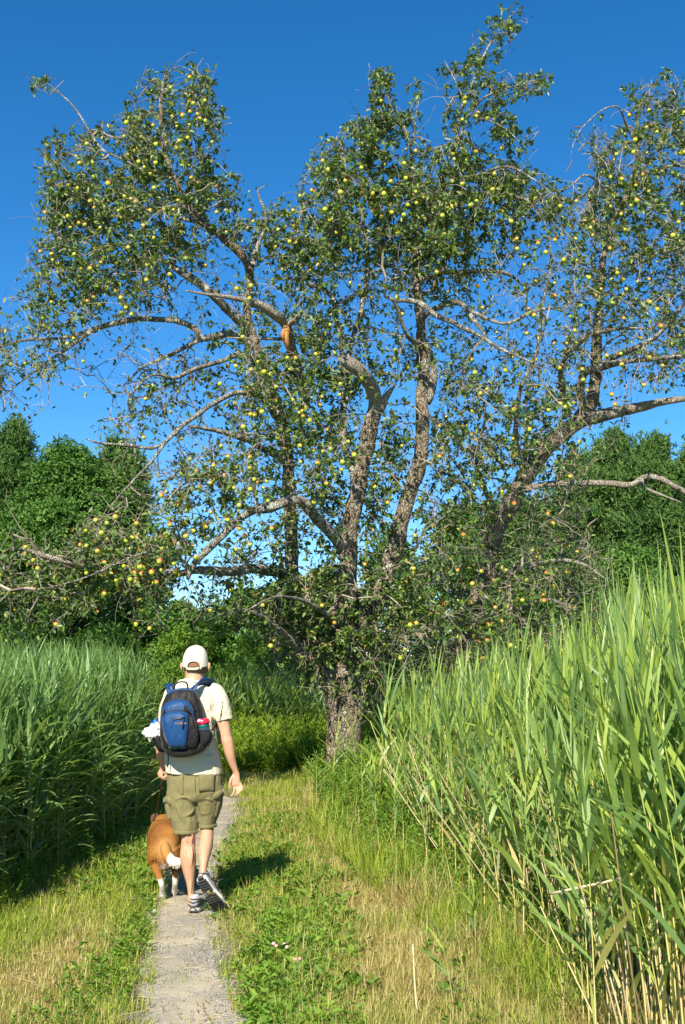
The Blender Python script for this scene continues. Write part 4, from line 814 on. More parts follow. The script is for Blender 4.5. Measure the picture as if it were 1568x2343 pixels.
# weeds: upright leafy herbs, one object
def weed_var(seed, h, k=26):
    r = np.random.default_rng(seed); n = 6; t_ = np.linspace(0, 1, n); a = r.random() * 6.28; le = r.uniform(.02, .2); P = np.stack([np.sin(a) * le * t_ ** 2, np.cos(a) * le * t_ ** 2, t_], -1)
    m_ = MB(); segs(m_, P[:-1], P[1:], np.full(n - 1, .004), np.full(n - 1, .003), 3, rnd=.5)
    f = np.clip(np.linspace(.08, 1, k), 0, 1); B = np.stack([np.interp(f, t_, P[:, i]) for i in range(3)], -1); az = np.arange(k) * 2.4 + r.normal(0, .3, k); e = .25 + .9 * f + r.normal(0, .25, k)
    D = np.stack([np.sin(az) * np.cos(e), np.cos(az) * np.cos(e), np.sin(e)], -1); L = np.interp(f, [0, .4, 1], [.10, .17, .07]) * r.uniform(.8, 1.2, k)
    leaves(m_, B, D, np.array([0, 0, 1.]) + r.normal(0, .4, (k, 3)), L, L * r.uniform(.20, .34), rnd=np.clip(.3 + .5 * f + r.normal(0, .15, k), 0, 1)); return m_.data()
M['gold_leaf'] = leafmat('goldenrod_leaf', [(0, (.12, .21, .02)), (.6, (.21, .33, .03)), (1, (.33, .40, .05))], .5, .3, .35, 1.4, pn=.3, pscale=1.5)
WV = [weed_var(300 + i, 1, 22 + 2 * (i % 6)) for i in range(10)]
def weeds(name, spots, hts, label, mat='weed_leaf'):
    m_ = MB()
    for (x, y), h in zip(spots, hts):
        V, Q, T, A_ = WV[rng.integers(10)]; a_ = rng.random() * 6.28; ca, sa_ = math.cos(a_), math.sin(a_); s2 = .35 + .65 * h
        Rm = np.array([[ca, -sa_, 0], [sa_, ca, 0], [0, 0, 1]]) * np.array([[s2], [s2], [h]]); A2 = {'rnd': np.clip(A_['rnd'] + rng.normal(0, .18), 0, 1)}
        m_.add(V @ Rm.T + np.array([x, y, float(gh(x, y)) - .01]), Q, T, **A2)
    return tag(m_.build(name, M[mat], None), label, 'weeds', kind='stuff')
sp_, hh_ = [], []
for k in range(4200):       # foot of the right bank
    y = rng.uniform(5.2, 17.5); e = wr_edge(y); x = rng.uniform(-.6, e + .5) if k % 3 else e + rng.normal(.0, .34); wr = np.interp(y, [4, 5.4, 7.05, 8.5, 10.4, 13.5, 19], [1.1, .95, .57, .25, -.15, -.42, -.5])
    if x < wr + .25 * (vnoise(x, y, .5, 12) - .3) or rng.random() > .15 + 1.3 * vnoise(x, y, .35, 13): continue
    sp_.append((x, y)); hh_.append(np.clip(.05 + .40 * (x - wr) * rng.uniform(.5, 1.2) + .10 * rng.random() + .055 * max(0, y - 9) * rng.random(), .08, .70))
weeds('weeds', sp_, hh_, 'leafy green weeds filling the foot of the right-hand reed bank')
sp_, hh_ = [], []
for k in range(1500):
    y = rng.uniform(18.2, 20.6); x = rng.uniform(-2.45, .6); sp_.append((x, y)); hh_.append((.45 + .34 * (y - 18.2) / 2) * rng.uniform(.6, 1.1))
for k in range(260):
    y = rng.uniform(15, 19); x = rng.uniform(-.1, 1.0) ; sp_.append((x, y)); hh_.append(rng.uniform(.3, .8))
weeds('weeds', sp_, hh_, 'bright yellow-green herbs massed behind the bend in the path', 'gold_leaf')
sp_, hh_ = [], []
for k in range(500):
    y = rng.uniform(7.2, 14); x = -2.35 + rng.normal(-.12, .16); sp_.append((x, y)); hh_.append(rng.uniform(.08, .32))
weeds('weeds', sp_, hh_, 'small green weeds along the shaded foot of the left reeds')
# drooping leafy suckers on the trunk
# ------------------------------------------------------------------ the walker
def pl(pts):                  # (px, py, Y, ...) -> world + rest
    return np.array([list(at(p[0], p[1], p[2])) for p in pts])
def limbtube(mb, pts, n=16, N=None, sup=1.0, dscale=1.0, **kw):
    """pts: (px, py, Y, half width in picture units[, depth half in m])"""
    A_ = []
    for p in pts:
        s = sc(p[0], p[1], p[2]); A_.append([*at(p[0], p[1], p[2]), p[3] * s, (p[4] if len(p) > 4 else p[3] * s * dscale)])
    C = spline(A_, N or len(pts) * 5); tube(mb, C[:, :3], C[:, 3], n, C[:, 4], sup=sup, **kw)
def remesh(o, vox, smooth=3, fac=.5):
    m = o.modifiers.new('remesh', 'REMESH'); m.mode = 'VOXEL'; m.voxel_size = vox; m.use_smooth_shade = True
    s = o.modifiers.new('smooth', 'SMOOTH'); s.factor = fac; s.iterations = smooth
def wrinkle(o, strength, size, name):
    tx = bpy.data.textures.new(name, 'CLOUDS'); tx.noise_scale = size; tx.noise_depth = 2
    d = o.modifiers.new('folds', 'DISPLACE'); d.texture = tx; d.strength = strength; d.mid_level = .5; d.texture_coords = 'LOCAL'
t = NT('skin'); p = t.pos(); n1 = t.noise(30, 4, p); c = t.mix(n1, (.50, .27, .165), (.62, .38, .25))
c = t.mix(t.math('MULTIPLY', t.noise(260, 2, p), .35), c, (.45, .20, .12)); M['skin'] = t.finish(c, .5, .35, t.bump(n1, .3, .004))
M['skin'].node_tree.nodes['Principled BSDF'].inputs['Subsurface Weight'].default_value = .05
def cloth(name, col, amt=.1, weave=900, rough=.85, fold=14, fd=.02, st=(1, 1, .6)):
    t = NT(name); p = t.pos(); f = t.noise(fold, 3, p, .55, st=st); w = t.noise(weave, 2, p); d = t.noise(fold * .7, 3, p, .5, st=(1.6, 1.6, .5))
    ridge = t.math('SUBTRACT', 1.0, t.math('MULTIPLY', t.math('ABSOLUTE', t.math('SUBTRACT', d, .5)), 5.0, True))
    c = t.mix(w, tuple(x * (1 - amt) for x in col), tuple(min(1, x * (1 + amt)) for x in col))
    h = t.math('ADD', t.math('MULTIPLY', f, 1.0), t.math('MULTIPLY', ridge, .35)); b = t.bump(h, .7, fd)
    return t.finish(c, rough, .2, b, sheen=.1)
M['shirt'] = cloth('cream_cotton', (.64, .575, .43), fd=.012); M['shorts'] = cloth('khaki_twill', (.185, .165, .075), .14, 700, fold=9, fd=.02, st=(1, 1, .9))
M['cap'] = cloth('cap_cotton', (.66, .62, .47), fold=30, fd=.006); M['hair'] = plain('hair', (.22, .11, .045), .6, .3, 300, .5, .004, st=(1, 1, .2))
man = empty('person', at(442, 2094, 7.76)); man.location.z = 0.0
tag(man, 'man seen from behind in cream T-shirt, cap and khaki shorts walking up the path', 'person')
YB = 7.85
mb = MB()
# head and neck
limbtube(mb, [(447, 1480, 7.90, 5, .03), (447, 1487, 7.90, 15, .058), (447.5, 1500, 7.90, 22, .078), (448, 1517, 7.905, 26.2, .096), (448, 1532, 7.91, 26, .098), (447, 1545, 7.915, 23, .088), (446, 1556, 7.93, 17, .070), (446, 1561, 7.95, 9, .04)], 18, 24)
limbtube(mb, [(447, 1530, 7.885, 20, .062), (446, 1548, 7.875, 20.5, .062), (444, 1562, 7.87, 24, .068), (442, 1576, 7.86, 38, .07)], 16)
for sx in (-1, 1):            # ears
    c = at(447.5 + sx * 31, 1525, 7.885); sphere(mb, c, (.008, .020, .031), 10, 8)
    sphere(mb, c + np.array([sx * .006, -.006, .004]), (.006, .014, .024), 10, 8)
nz_ = at(448, 1530, 8.005); sphere(mb, nz_, (.014, .022, .022), 8, 6); sphere(mb, nz_ + [0, -.01, .02], (.009, .016, .025), 8, 6); sphere(mb, nz_ + [0, -.012, -.038], (.024, .012, .006), 8, 6); sphere(mb, nz_ + [0, -.013, -.049], (.021, .012, .006), 8, 6)
# torso inside the clothes
limbtube(mb, [(441, 1575, 7.86, 40, .07), (438, 1600, 7.86, 52, .09), (437, 1650, 7.86, 48, .10), (441, 1720, 7.85, 44, .09), (445, 1780, 7.84, 46, .10), (447, 1815, 7.83, 46, .10)], 18, sup=.85)
# legs
limbtube(mb, [(421, 1800, 7.83, 24), (424, 1850, 7.82, 21), (431, 1895, 7.80, 17), (431.5, 1915, 7.79, 16.4, .056), (430.5, 1940, 7.785, 17), (430.5, 1962, 7.78, 18.6, .060), (433, 1990, 7.785, 15.2, .050), (436, 2020, 7.79, 9.6, .036), (437.5, 2042, 7.79, 7.4, .034), (437.5, 2058, 7.79, 8.0, .036), (438, 2072, 7.80, 9.0, .04)], 16)
limbtube(mb, [(473, 1800, 7.84, 24), (473, 1850, 7.87, 21), (474, 1885, 7.88, 16.5), (474, 1903, 7.85, 15.3, .055), (472, 1930, 7.78, 16, .058), (468.5, 1948, 7.72, 15.6, .054), (467, 1966, 7.66, 11.5, .04), (466, 1982, 7.635, 9.2, .036), (465, 1996, 7.625, 9.2, .038), (464, 2006, 7.625, 8, .036)], 16)
# arms; first the tendons and calf muscles
for q, rr in (([(426, 1898, 7.735), (427, 1915, 7.732), (430, 1930, 7.726)], .006), ([(441, 1898, 7.735), (440, 1915, 7.732), (437, 1930, 7.726)], .006), ([(424, 1940, 7.735), (424, 1960, 7.728), (428, 1985, 7.742)], .010), ([(438, 1935, 7.735), (439, 1958, 7.728), (437, 1990, 7.742)], .011), ([(437.5, 2010, 7.752), (437.5, 2045, 7.752)], .006), ([(463, 1915, 7.775), (462, 1932, 7.735), (465, 1955, 7.67)], .009), ([(476, 1915, 7.775), (477, 1932, 7.735), (472, 1955, 7.67)], .009)):
    P = np.array([at(*z_) for z_ in q]); tube(mb, spline(P, 12), rr * np.sin(np.linspace(.25, math.pi - .25, 12)), 8)
# arms
limbtube(mb, [(500, 1590, 7.86, 19), (508, 1625, 7.85, 18), (511, 1655, 7.84, 15.5), (517, 1685, 7.83, 13.6), (521, 1698, 7.825, 13.4), (526, 1722, 7.83, 12.2), (533, 1748, 7.85, 9.0), (539, 1764, 7.86, 6.8, .017), (541.5, 1774, 7.865, 8.0, .016)], 14)
limbtube(mb, [(392, 1595, 7.87, 17), (381, 1635, 7.88, 16), (373, 1670, 7.89, 14), (369, 1698, 7.90, 13), (369, 1722, 7.92, 11.6), (372, 1742, 7.95, 8.8), (373, 1754, 7.96, 7.0), (373, 1764, 7.965, 8.0, .018)], 14)
# right hand: palm to the camera, fingers curled
HR = lambda px, py, dy: at(px, py, 7.865 + dy)
tube(mb, spline([HR(541, 1768, 0), HR(539.5, 1778, -.002), HR(539, 1788, -.004), HR(540, 1797, -.006)], 8), [.020, .025, .029, .031, .032, .032, .031, .029], 12, [.013, .014, .015, .015, .015, .014, .013, .011])
FI = [[(531, 1793), (529.5, 1801), (530, 1808), (531, 1812)], ]
def finger(pts, r): tube(mb, spline([HR(*q) for q in pts], 9), np.linspace(r, r * .78, 9), 8)
finger([(532, 1777, -.01), (527.5, 1786, -.018), (525.5, 1796, -.022), (526.5, 1806, -.020)], .0100)           # thumb
finger([(546, 1796, -.004), (549.5, 1805, -.012), (549, 1812, -.028), (545, 1816, -.038)], .0080)
finger([(541.5, 1799, -.005), (543.5, 1809, -.014), (541.5, 1817, -.032), (537, 1820, -.040)], .0084)
finger([(536, 1799, -.004), (536, 1810, -.012), (533, 1818, -.026), (528.5, 1822, -.030)], .0082)
finger([(550, 1791, -.003), (554, 1799, -.010), (555, 1806, -.022), (552.5, 1810, -.030)], .0070)
# left hand, closed on the leash, seen from the side
HL = lambda px, py, dy: at(px, py, 7.965 + dy)
tube(mb, spline([HL(373, 1760, 0), HL(371.5, 1768, 0), HL(370.5, 1776, 0)], 6), [.018, .025, .029, .031, .030, .027], 12, [.014, .016, .018, .019, .018, .016])
for k, (a, b) in enumerate([(364, 1771), (368, 1774), (372, 1776), (376, 1777)]):
    tube(mb, spline([HL(a - 1, b - 4, .008), HL(a, b + 4, .006), HL(a + 4, b + 7.5 - k * .4, -.012), HL(a + 7, b + 3 - k * .4, -.020)], 8), np.linspace(.0088, .0072, 8) - .0003 * k, 8)
tube(mb, spline([HL(379, 1762, -.010), HL(382, 1769, -.020), HL(381, 1776, -.026), HL(377.5, 1779, -.026)], 8), np.linspace(.0098, .0078, 8), 8)
body = mb.build('body', M['skin'], man); remesh(body, .0045, 2)
for sx in (-1, 1):
    mb = MB(); sphere(mb, at(448 + sx * 10.5, 1519, 7.987), (.012, .010, .010), 10, 8); mb.build('eye', plain('eyeball', (.75, .74, .70), .2, .6), man)
# hair below the cap
mb = MB(); limbtube(mb, [(448, 1503, 7.90, 21.5, .078), (448, 1516, 7.898, 26.6, .0985), (448, 1529, 7.90, 27.0, .100), (448, 1536, 7.899, 25.4, .096), (447.5, 1542, 7.897, 22.4, .086)], 22, 14); o = mb.build('hair', M['hair'], man); remesh(o, .005, 1)
# cap
cc_ = at(447.3, 1524, 7.897); s7 = sc(448, 1510, 7.9); ra, rd, rh = 28.8 * s7, .106, 45.0 * s7
nu_, nv_ = 96, 30; V = []; 
for j in range(nv_ + 1):
    ph = j / nv_ * math.pi / 2; zz = math.sin(ph); rr = math.cos(ph) ** .66
    for i in range(nu_):
        a = 2 * math.pi * i / nu_; dip = -.010 * (math.sin(a) < 0) * math.sin(-a) * (1 - zz)
        seam = 1 - .010 * abs(math.cos(a * 3)) ** 12 * (zz < .97)
        V.append((cc_[0] + math.cos(a) * rr * ra * seam, cc_[1] + math.sin(a) * rr * rd * seam, cc_[2] + zz * rh + dip + .006 * math.sin(a)))
V = np.array(V); Q = []
for j in range(nv_):
    for i in range(nu_):
        q = [j * nu_ + i, j * nu_ + (i + 1) % nu_, (j + 1) * nu_ + (i + 1) % nu_, (j + 1) * nu_ + i]; m_ = V[q].mean(0)
        dx = (m_[0] - cc_[0]) / .043; dz = (m_[2] - cc_[2] - .001) / .031
        if m_[1] < cc_[1] and dx * dx + dz * dz < 1 : continue
        Q.append(q)
capo = mesh_np('cap', V - np.array(man.location), Q, M['cap'], man); so = capo.modifiers.new('thick', 'SOLIDIFY'); so.thickness = .003; so.offset = 1
def ribbon(mb, C, wdir, w, th):
    C = np.asarray(C, float); n = len(C); wdir = np.broadcast_to(np.asarray(wdir, float), C.shape); T = nrm(np.gradient(C, axis=0)); wd = nrm(wdir - T * (wdir * T).sum(1, keepdims=True)); nn = np.cross(T, wd)
    w = np.broadcast_to(w, (n,))[:, None] / 2; V = np.stack([C - wd * w - nn * th / 2, C + wd * w - nn * th / 2, C + wd * w + nn * th / 2, C - wd * w + nn * th / 2], 1).reshape(-1, 3)
    i = np.arange(n - 1)[:, None] * 4; j = np.arange(4)[None]; j2 = (j + 1) % 4; Q = np.stack([i + j, i + j2, i + 4 + j2, i + 4 + j], -1).reshape(-1, 4)
    Q = np.concatenate([Q, [[3, 2, 1, 0], [4 * n - 4, 4 * n - 3, 4 * n - 2, 4 * n - 1]]]); mb.add(V, Q)
A_ = lambda a, k=1.0, dz=0.0: (cc_[0] + math.cos(a) * ra * k, cc_[1] + math.sin(a) * rd * k, cc_[2] + dz + .006 * math.sin(a) - .010 * (math.sin(a) < 0) * math.sin(-a))
mb = MB(); ribbon(mb, [A_(a, 1.015, -.004) for a in np.linspace(math.radians(233), math.radians(307), 14)], (0, 0, 1), .017, .003); mb.build('strap', M['cap'], capo) if False else mb.build('strap', M['cap'], man)
mb = MB(); ribbon(mb, [A_(a, 1.03, -.004) for a in np.linspace(math.radians(292), math.radians(298), 4)], (0, 0, 1), .020, .003); mb.build('buckle', plain('brass', (.35, .27, .13), .4, .5, metal=.8), man)
arch = [(cc_[0] + .0435 * math.cos(b), 0, cc_[2] + .001 + .0315 * math.sin(b)) for b in np.linspace(0.0, math.pi, 20)]
arch = [(x, cc_[1] - rd * math.sqrt(max(0, 1 - ((x - cc_[0]) / ra) ** 2)) * (1 - max(0, (z - cc_[2]) / rh) ** 2) ** .39 * 1.01, z) for x, _, z in arch]
mb = MB(); tube(mb, arch, .0028, 6); mb.build('seam', M['cap'], man)
mb = MB(); sphere(mb, (cc_[0] - .002, cc_[1] - .012, cc_[2] + rh * .995), (.008, .008, .004), 10, 6); mb.build('button', plain('button_grey', (.16, .15, .12), .7), man)
for a in (248, 292):
    a = math.radians(a); ph = math.radians(44); sphere_ = MB(); rr = math.cos(ph) ** .78; sphere(sphere_, (cc_[0] + math.cos(a) * rr * ra * 1.012, cc_[1] + math.sin(a) * rr * rd * 1.03, cc_[2] + math.sin(ph) * rh), .0042, 8, 6); sphere_.build('eyelet', plain('eyelet', (.25, .21, .12), .7), man)
br = MB(); bv = []; n = 18
for k in range(n):
    a = math.radians(20 + 140 * k / (n - 1)); o_ = math.sin((k / (n - 1)) * math.pi) ** .6 * .07
    for q in (0, 1): bv.append((cc_[0] + math.cos(a) * (ra * .98), cc_[1] + math.sin(a) * rd * .98 + q * o_, cc_[2] + .004 - q * .014 - .012 * abs(math.cos(a))))
br.add(bv, [[2 * k, 2 * k + 1, 2 * k + 3, 2 * k + 2] for k in range(n - 1)]); bo = br.build('brim', M['cap'], man); so = bo.modifiers.new('thick', 'SOLIDIFY'); so.thickness = .003
def text(body_, loc, size, mat, parent, name, rz=0.0, rx=math.pi / 2, ry=0):
    cu = bpy.data.curves.new(name, 'FONT'); cu.body = body_; cu.size = size; cu.align_x = 'CENTER'; cu.align_y = 'CENTER'; cu.extrude = .0006
    o = bpy.data.objects.new(name, cu); COL.objects.link(o); o.data.materials.append(mat); o.parent = parent
    o.rotation_euler = (rx, ry, rz); bpy.context.view_layer.update()
    me = bpy.data.meshes.new_from_object(o.evaluated_get(bpy.context.evaluated_depsgraph_get())); bpy.data.objects.remove(o)
    o = bpy.data.objects.new(name, me); COL.objects.link(o); o.parent = parent
    if not me.materials: me.materials.append(mat)
    o.location = Vector(loc) - (parent.location if parent else Vector()); o.rotation_euler = (rx, ry, rz); return o
text('PORTLAND', (cc_[0] - .016, cc_[1] - rd * 1.015 - .0030, cc_[2] - .0085), .0125, plain('print_dark', (.05, .05, .06), .8), man, 'lettering', rz=math.radians(-6))
# T-shirt
mb = MB()
limbtube(mb, [(444, 1555, 7.865, 21, .066), (443, 1560, 7.865, 25, .074), (441, 1568, 7.865, 40, .085), (441, 1580, 7.865, 54, .100), (441, 1597, 7.865, 60, .112), (440, 1625, 7.865, 58, .125), (434, 1660, 7.865, 59, .130), (435, 1700, 7.86, 61, .128), (441, 1740, 7.85, 63, .130), (444, 1762, 7.845, 64.5, .134), (444, 1769, 7.845, 65, .135)], 28, 44, sup=.86)
limbtube(mb, [(478, 1579, 7.865, 20), (494, 1590, 7.86, 22.5), (505, 1612, 7.85, 21.5), (510, 1634, 7.845, 20.5), (513.5, 1650, 7.84, 20.5, .062)], 18)
limbtube(mb, [(404, 1579, 7.87, 20), (394, 1592, 7.875, 20), (386, 1614, 7.88, 19), (382, 1634, 7.885, 18.5), (380, 1652, 7.89, 18, .060)], 18)
def fold(mb, pts, r): P = np.array([at(*q) for q in pts]); n = 14; tube(mb, spline(P, n), r * np.sin(np.linspace(.12, math.pi - .12, n)), 7)
fold(mb, [(497, 1662, 7.775), (503, 1638, 7.765), (507, 1612, 7.77), (508, 1596, 7.79)], .006); fold(mb, [(493, 1650, 7.775), (484, 1632, 7.765), (474, 1618, 7.76)], .009)
fold(mb, [(496, 1665, 7.78), (487, 1690, 7.755), (476, 1712, 7.745)], .010); fold(mb, [(500, 1715, 7.78), (486, 1728, 7.745), (462, 1736, 7.735)], .006); fold(mb, [(503, 1745, 7.775), (484, 1752, 7.735), (455, 1750, 7.72)], .005)
fold(mb, [(390, 1750, 7.77), (402, 1738, 7.745), (425, 1732, 7.735)], .009); fold(mb, [(520, 1640, 7.775), (514, 1622, 7.768), (511, 1604, 7.78)], .004); fold(mb, [(470, 1590, 7.775), (478, 1610, 7.765), (482, 1640, 7.76), (479, 1670, 7.755)], .007)
sh = mb.build('shirt', M['shirt'], man); remesh(sh, .006, 4); wrinkle(sh, .016, .085, 'shirt_folds')
mb = MB(); c = spline([at(424, 1556, 7.84), at(434, 1559, 7.80), at(445, 1560, 7.792), at(456, 1559, 7.80), at(465, 1556, 7.84)], 14); tube(mb, c, .0065, 8); mb.build('collar', M['shirt'], man)
# shorts
mb = MB()
limbtube(mb, [(444, 1758, 7.845, 60, .118), (445, 1772, 7.845, 62, .122), (446, 1795, 7.84, 62.5, .134), (446, 1815, 7.84, 61, .130), (447, 1830, 7.845, 56, .105)], 26, sup=.85)
limbtube(mb, [(421, 1800, 7.83, 38, .115), (419, 1830, 7.825, 36.5, .110), (421, 1862, 7.815, 32.5, .098), (424, 1888, 7.80, 29, .088), (425, 1904, 7.795, 28, .085)], 20)
limbtube(mb, [(474, 1800, 7.84, 37, .115), (476, 1830, 7.85, 34, .108), (476, 1856, 7.865, 29.5, .098), (474.5, 1878, 7.87, 22.5, .085), (474, 1891, 7.87, 21, .082)], 20)
for q in ([(448, 1838, 7.755), (438, 1828, 7.72), (418, 1824, 7.708), (400, 1830, 7.715)], [(450, 1842, 7.76), (462, 1830, 7.74), (478, 1828, 7.735), (492, 1836, 7.745)], [(446, 1850, 7.755), (436, 1862, 7.728), (420, 1868, 7.715)],
          [(405, 1846, 7.715), (412, 1866, 7.712), (424, 1884, 7.715)], [(456, 1850, 7.775), (466, 1862, 7.768), (484, 1858, 7.765)], [(440, 1800, 7.71), (444, 1818, 7.715), (447, 1834, 7.735)], [(462, 1816, 7.72), (458, 1832, 7.74), (454, 1850, 7.765)], [(432, 1872, 7.725), (440, 1888, 7.735)], [(488, 1846, 7.77), (482, 1868, 7.785), (484, 1884, 7.80)], [(402, 1870, 7.735), (406, 1890, 7.735)]):
    fold(mb, q, .0085)
so_ = mb.build('shorts', M['shorts'], man); remesh(so_, .006, 4); wrinkle(so_, .020, .11, 'shorts_folds')
for nm, cx, cy, hw, yy_ in (('cuff', 425, 1903, 28.8, 7.795), ('cuff', 474, 1889.5, 22, 7.87)):
    mb = MB(); limbtube(mb, [(cx, cy - 5, yy_, hw, .087), (cx, cy + 1, yy_, hw + .8, .089), (cx, cy + 3, yy_, hw - 1, .084)], 24, 6); mb.build(nm, M['shorts'], man)
def panel(name, P4, mat, parent, th=.006, nb=6):   # slightly puffed patch from four corners
    a, b, c, d = [np.array(q) for q in P4]; V = []
    nn = nrm(np.cross(b - a, d - a)); nn = nn if nn[1] < 0 else -nn
    for j in range(nb + 1):
        for i in range(nb + 1):
            u_, v_ = i / nb, j / nb; q = (a * (1 - u_) + b * u_) * (1 - v_) + (d * (1 - u_) + c * u_) * v_
            V.append(q + nn * (th + .010 * math.sin(math.pi * u_) * math.sin(math.pi * v_) if 0 < i < nb and 0 < j < nb else -.003))
    Q = [[j * (nb + 1) + i, j * (nb + 1) + i + 1, (j + 1) * (nb + 1) + i + 1, (j + 1) * (nb + 1) + i] for j in range(nb) for i in range(nb)]
    mb = MB(); mb.add(V, Q); o = mb.build(name, mat, parent); s_ = o.modifiers.new('thick', 'SOLIDIFY'); s_.thickness = .004; return o
def yb(px, c, hw, Y, dep): return Y - dep * math.sqrt(max(.05, 1 - ((px - c) / hw) ** 2))
for x0, x1, y0, y1 in ((389, 420, 1773, 1823), (456, 492, 1772, 1812)):
    f = lambda px, py: at(px, py, yb(px, 446, 62, 7.84, .136) - .003)
    panel('back_pocket', [f(x0, y0), f(x1, y0), f(x1, y1), f(x0, y1)], M['shorts'], man)
# side pockets with lifted flaps
mb = MB(); limbtube(mb, [(388, 1822, 7.83, 9, .06), (388, 1845, 7.825, 10, .07), (392, 1875, 7.815, 7, .06)], 12); o = mb.build('side_pocket', M['shorts'], man)
mb = MB(); limbtube(mb, [(501, 1812, 7.84, 9, .06), (500, 1835, 7.845, 10, .07), (494, 1864, 7.86, 7, .06)], 12); o = mb.build('side_pocket', M['shorts'], man)
mb = MB(); ribbon(mb, spline([at(374, 1833, 7.80), at(383, 1828, 7.755), at(394, 1838, 7.735)], 6), (.25, 0, 1), .042, .006); mb.build('pocket_flap', M['shorts'], man)
mb = MB(); ribbon(mb, spline([at(487, 1822, 7.745), at(500, 1818, 7.76), at(511, 1812, 7.80)], 6), (-.15, 0, 1), .046, .006); mb.build('pocket_flap', M['shorts'], man)
mb = MB(); c = spline([at(446, 1773, 7.722), at(446, 1792, 7.702), at(447, 1815, 7.708), at(449, 1830, 7.74)], 8); tube(mb, c, .0028, 5); mb.build('seam', M['shorts'], man)
# shoes
M['shoe_grey'] = plain('shoe_mesh', (.30, .30, .31), .6, .4, 500, .3, .002); M['shoe_dark'] = plain('shoe_overlay', (.028, .030, .036), .5, .4); M['shoe_white'] = plain('midsole', (.66, .63, .58), .6, .3, 60, .12)
M['shoe_silver'] = plain('shoe_silver', (.55, .55, .57), .35, .5, metal=.3); M['sole_dark'] = plain('outsole', (.05, .05, .052), .8, .3, 80, .3); M['sole_gold'] = plain('shank', (.30, .24, .09), .5, .4)
def shoe(Mx, label):
    """local: x across, y forward (heel at 0, toe at .295), z up from the sole"""
    Mx = np.array(Mx); X_ = lambda V: np.asarray(V) @ Mx[:3, :3].T + Mx[:3, 3]
    root = bpy.data.objects.new('shoe', None); COL.objects.link(root); root.parent = man; root.location = Vector(Mx[:3, 3]) - man.location; root['label'] = label
    def bld(mb, name, mat):
        V, Q, T, A2 = mb.data(); return mesh_np(name, X_(V) - Mx[:3, 3], Q, mat, root, True, A2, T)
    def slab(z0, z1, grow, y0=0, y1=.295, flare=0, x0=None):
        yy_ = np.linspace(y0, y1, 26); w = np.interp(yy_, [0, .01, .03, .08, .13, .20, .25, .28, .295], [.012, .026, .034, .036, .036, .048, .045, .032, .010]); xc = np.interp(yy_, [0, .1, .2, .295], [0, .0, .004, .0]); zt = np.interp(yy_, [0, .03, .20, .295], [.012, 0, 0, .018])
        V = []; prof2 = [(-1, 0), (-1, .5), (-1, 1), (1, 1), (1, .5), (1, 0)]
        for yv, wv, xv, zv in zip(yy_, w, xc, zt):
            for s_, h_ in prof2: V.append((xv + s_ * (wv + grow) * (1 + .05 * (h_ == .5)), yv + (grow if yv > .15 else -grow) * 1.0, zv * (1 - h_ * .3) + z0 + (z1 - z0) * h_))
        n = len(yy_); Q = [[i * 6 + j, i * 6 + (j + 1) % 6, (i + 1) * 6 + (j + 1) % 6, (i + 1) * 6 + j] for i in range(n - 1) for j in range(6)]
        mb = MB(); mb.add(V, Q + [[0, 1, 4, 5], [1, 2, 3, 4], [(n - 1) * 6 + 5, (n - 1) * 6 + 4, (n - 1) * 6 + 1, (n - 1) * 6], [(n - 1) * 6 + 4, (n - 1) * 6 + 3, (n - 1) * 6 + 2, (n - 1) * 6 + 1]]); return mb
    bld(slab(.010, .034, .003), 'midsole', M['shoe_white'])
    mb = MB()                 # upper as rings along the foot
    st_ = [(.006, .024, .075, .034), (.02, .032, .088, .034), (.05, .035, .092, .034), (.085, .036, .086, .034), (.12, .037, .088, .034), (.16, .041, .076, .034), (.20, .045, .062, .034), (.25, .042, .050, .034), (.28, .030, .042, .036), (.293, .012, .036, .038)]
    n = 16; V = []
    for yv, wv, top, bot in st_:
        for k in range(n):
            a = 2 * math.pi * k / n; x_ = math.cos(a); z_ = math.sin(a); V.append((wv * np.sign(x_) * abs(x_) ** .7, yv, bot + (top - bot) * (.5 + .5 * np.sign(z_) * abs(z_) ** .8) + .004))
    Q = [[i * n + j, i * n + (j + 1) % n, (i + 1) * n + (j + 1) % n, (i + 1) * n + j] for i in range(len(st_) - 1) for j in range(n)]
    mb.add(V, Q); mb.add([V[k] for k in range(n)] + [(0, .004, .058)], None, [[(k + 1) % n, k, n] for k in range(n)]); mb.add([V[-n + k] for k in range(n)] + [(0, .296, .038)], None, [[k, (k + 1) % n, n] for k in range(n)])
    bld(mb, 'upper', M['shoe_grey'])
    mb = MB(); tube(mb, [(.033 * math.cos(a), .048 + .046 * math.sin(a), .094 - .008 * math.sin(a)) for a in np.linspace(0, 2 * math.pi, 20)], .008, 8, cap=False); bld(mb, 'collar', M['shoe_silver'])
    mb = MB()
    for zz, rr, tw in ((.046, .0042, 1.0), (.070, .0032, .95)):
        tube(mb, [(.0375 * tw * math.cos(a), .038 + .040 * math.sin(a), zz + .010 * abs(math.cos(a))) for a in np.linspace(math.radians(180), math.radians(360), 16)], rr, 6)
    for sx in (-1, 1):
        tube(mb, spline([(sx * .036, .06, .055), (sx * .039, .11, .070), (sx * .041, .15, .052), (sx * .045, .20, .042)], 10), .0035, 6); tube(mb, spline([(sx * .037, .09, .082), (sx * .041, .13, .048), (sx * .043, .17, .060)], 8), .003, 6)
    bld(mb, 'overlay', M['shoe_dark'])
    mb = MB()
    for k in range(5): tube(mb, spline([(-.022, .125 + k * .017, .086 - k * .005), (0, .125 + k * .017, .092 - k * .005), (.022, .125 + k * .017, .086 - k * .005)], 5), .0028, 5)
    bld(mb, 'laces', M['shoe_white'])
    yy_ = np.concatenate([np.linspace(.006, .105, 6), np.linspace(.15, .285, 8)])
    mb = MB()
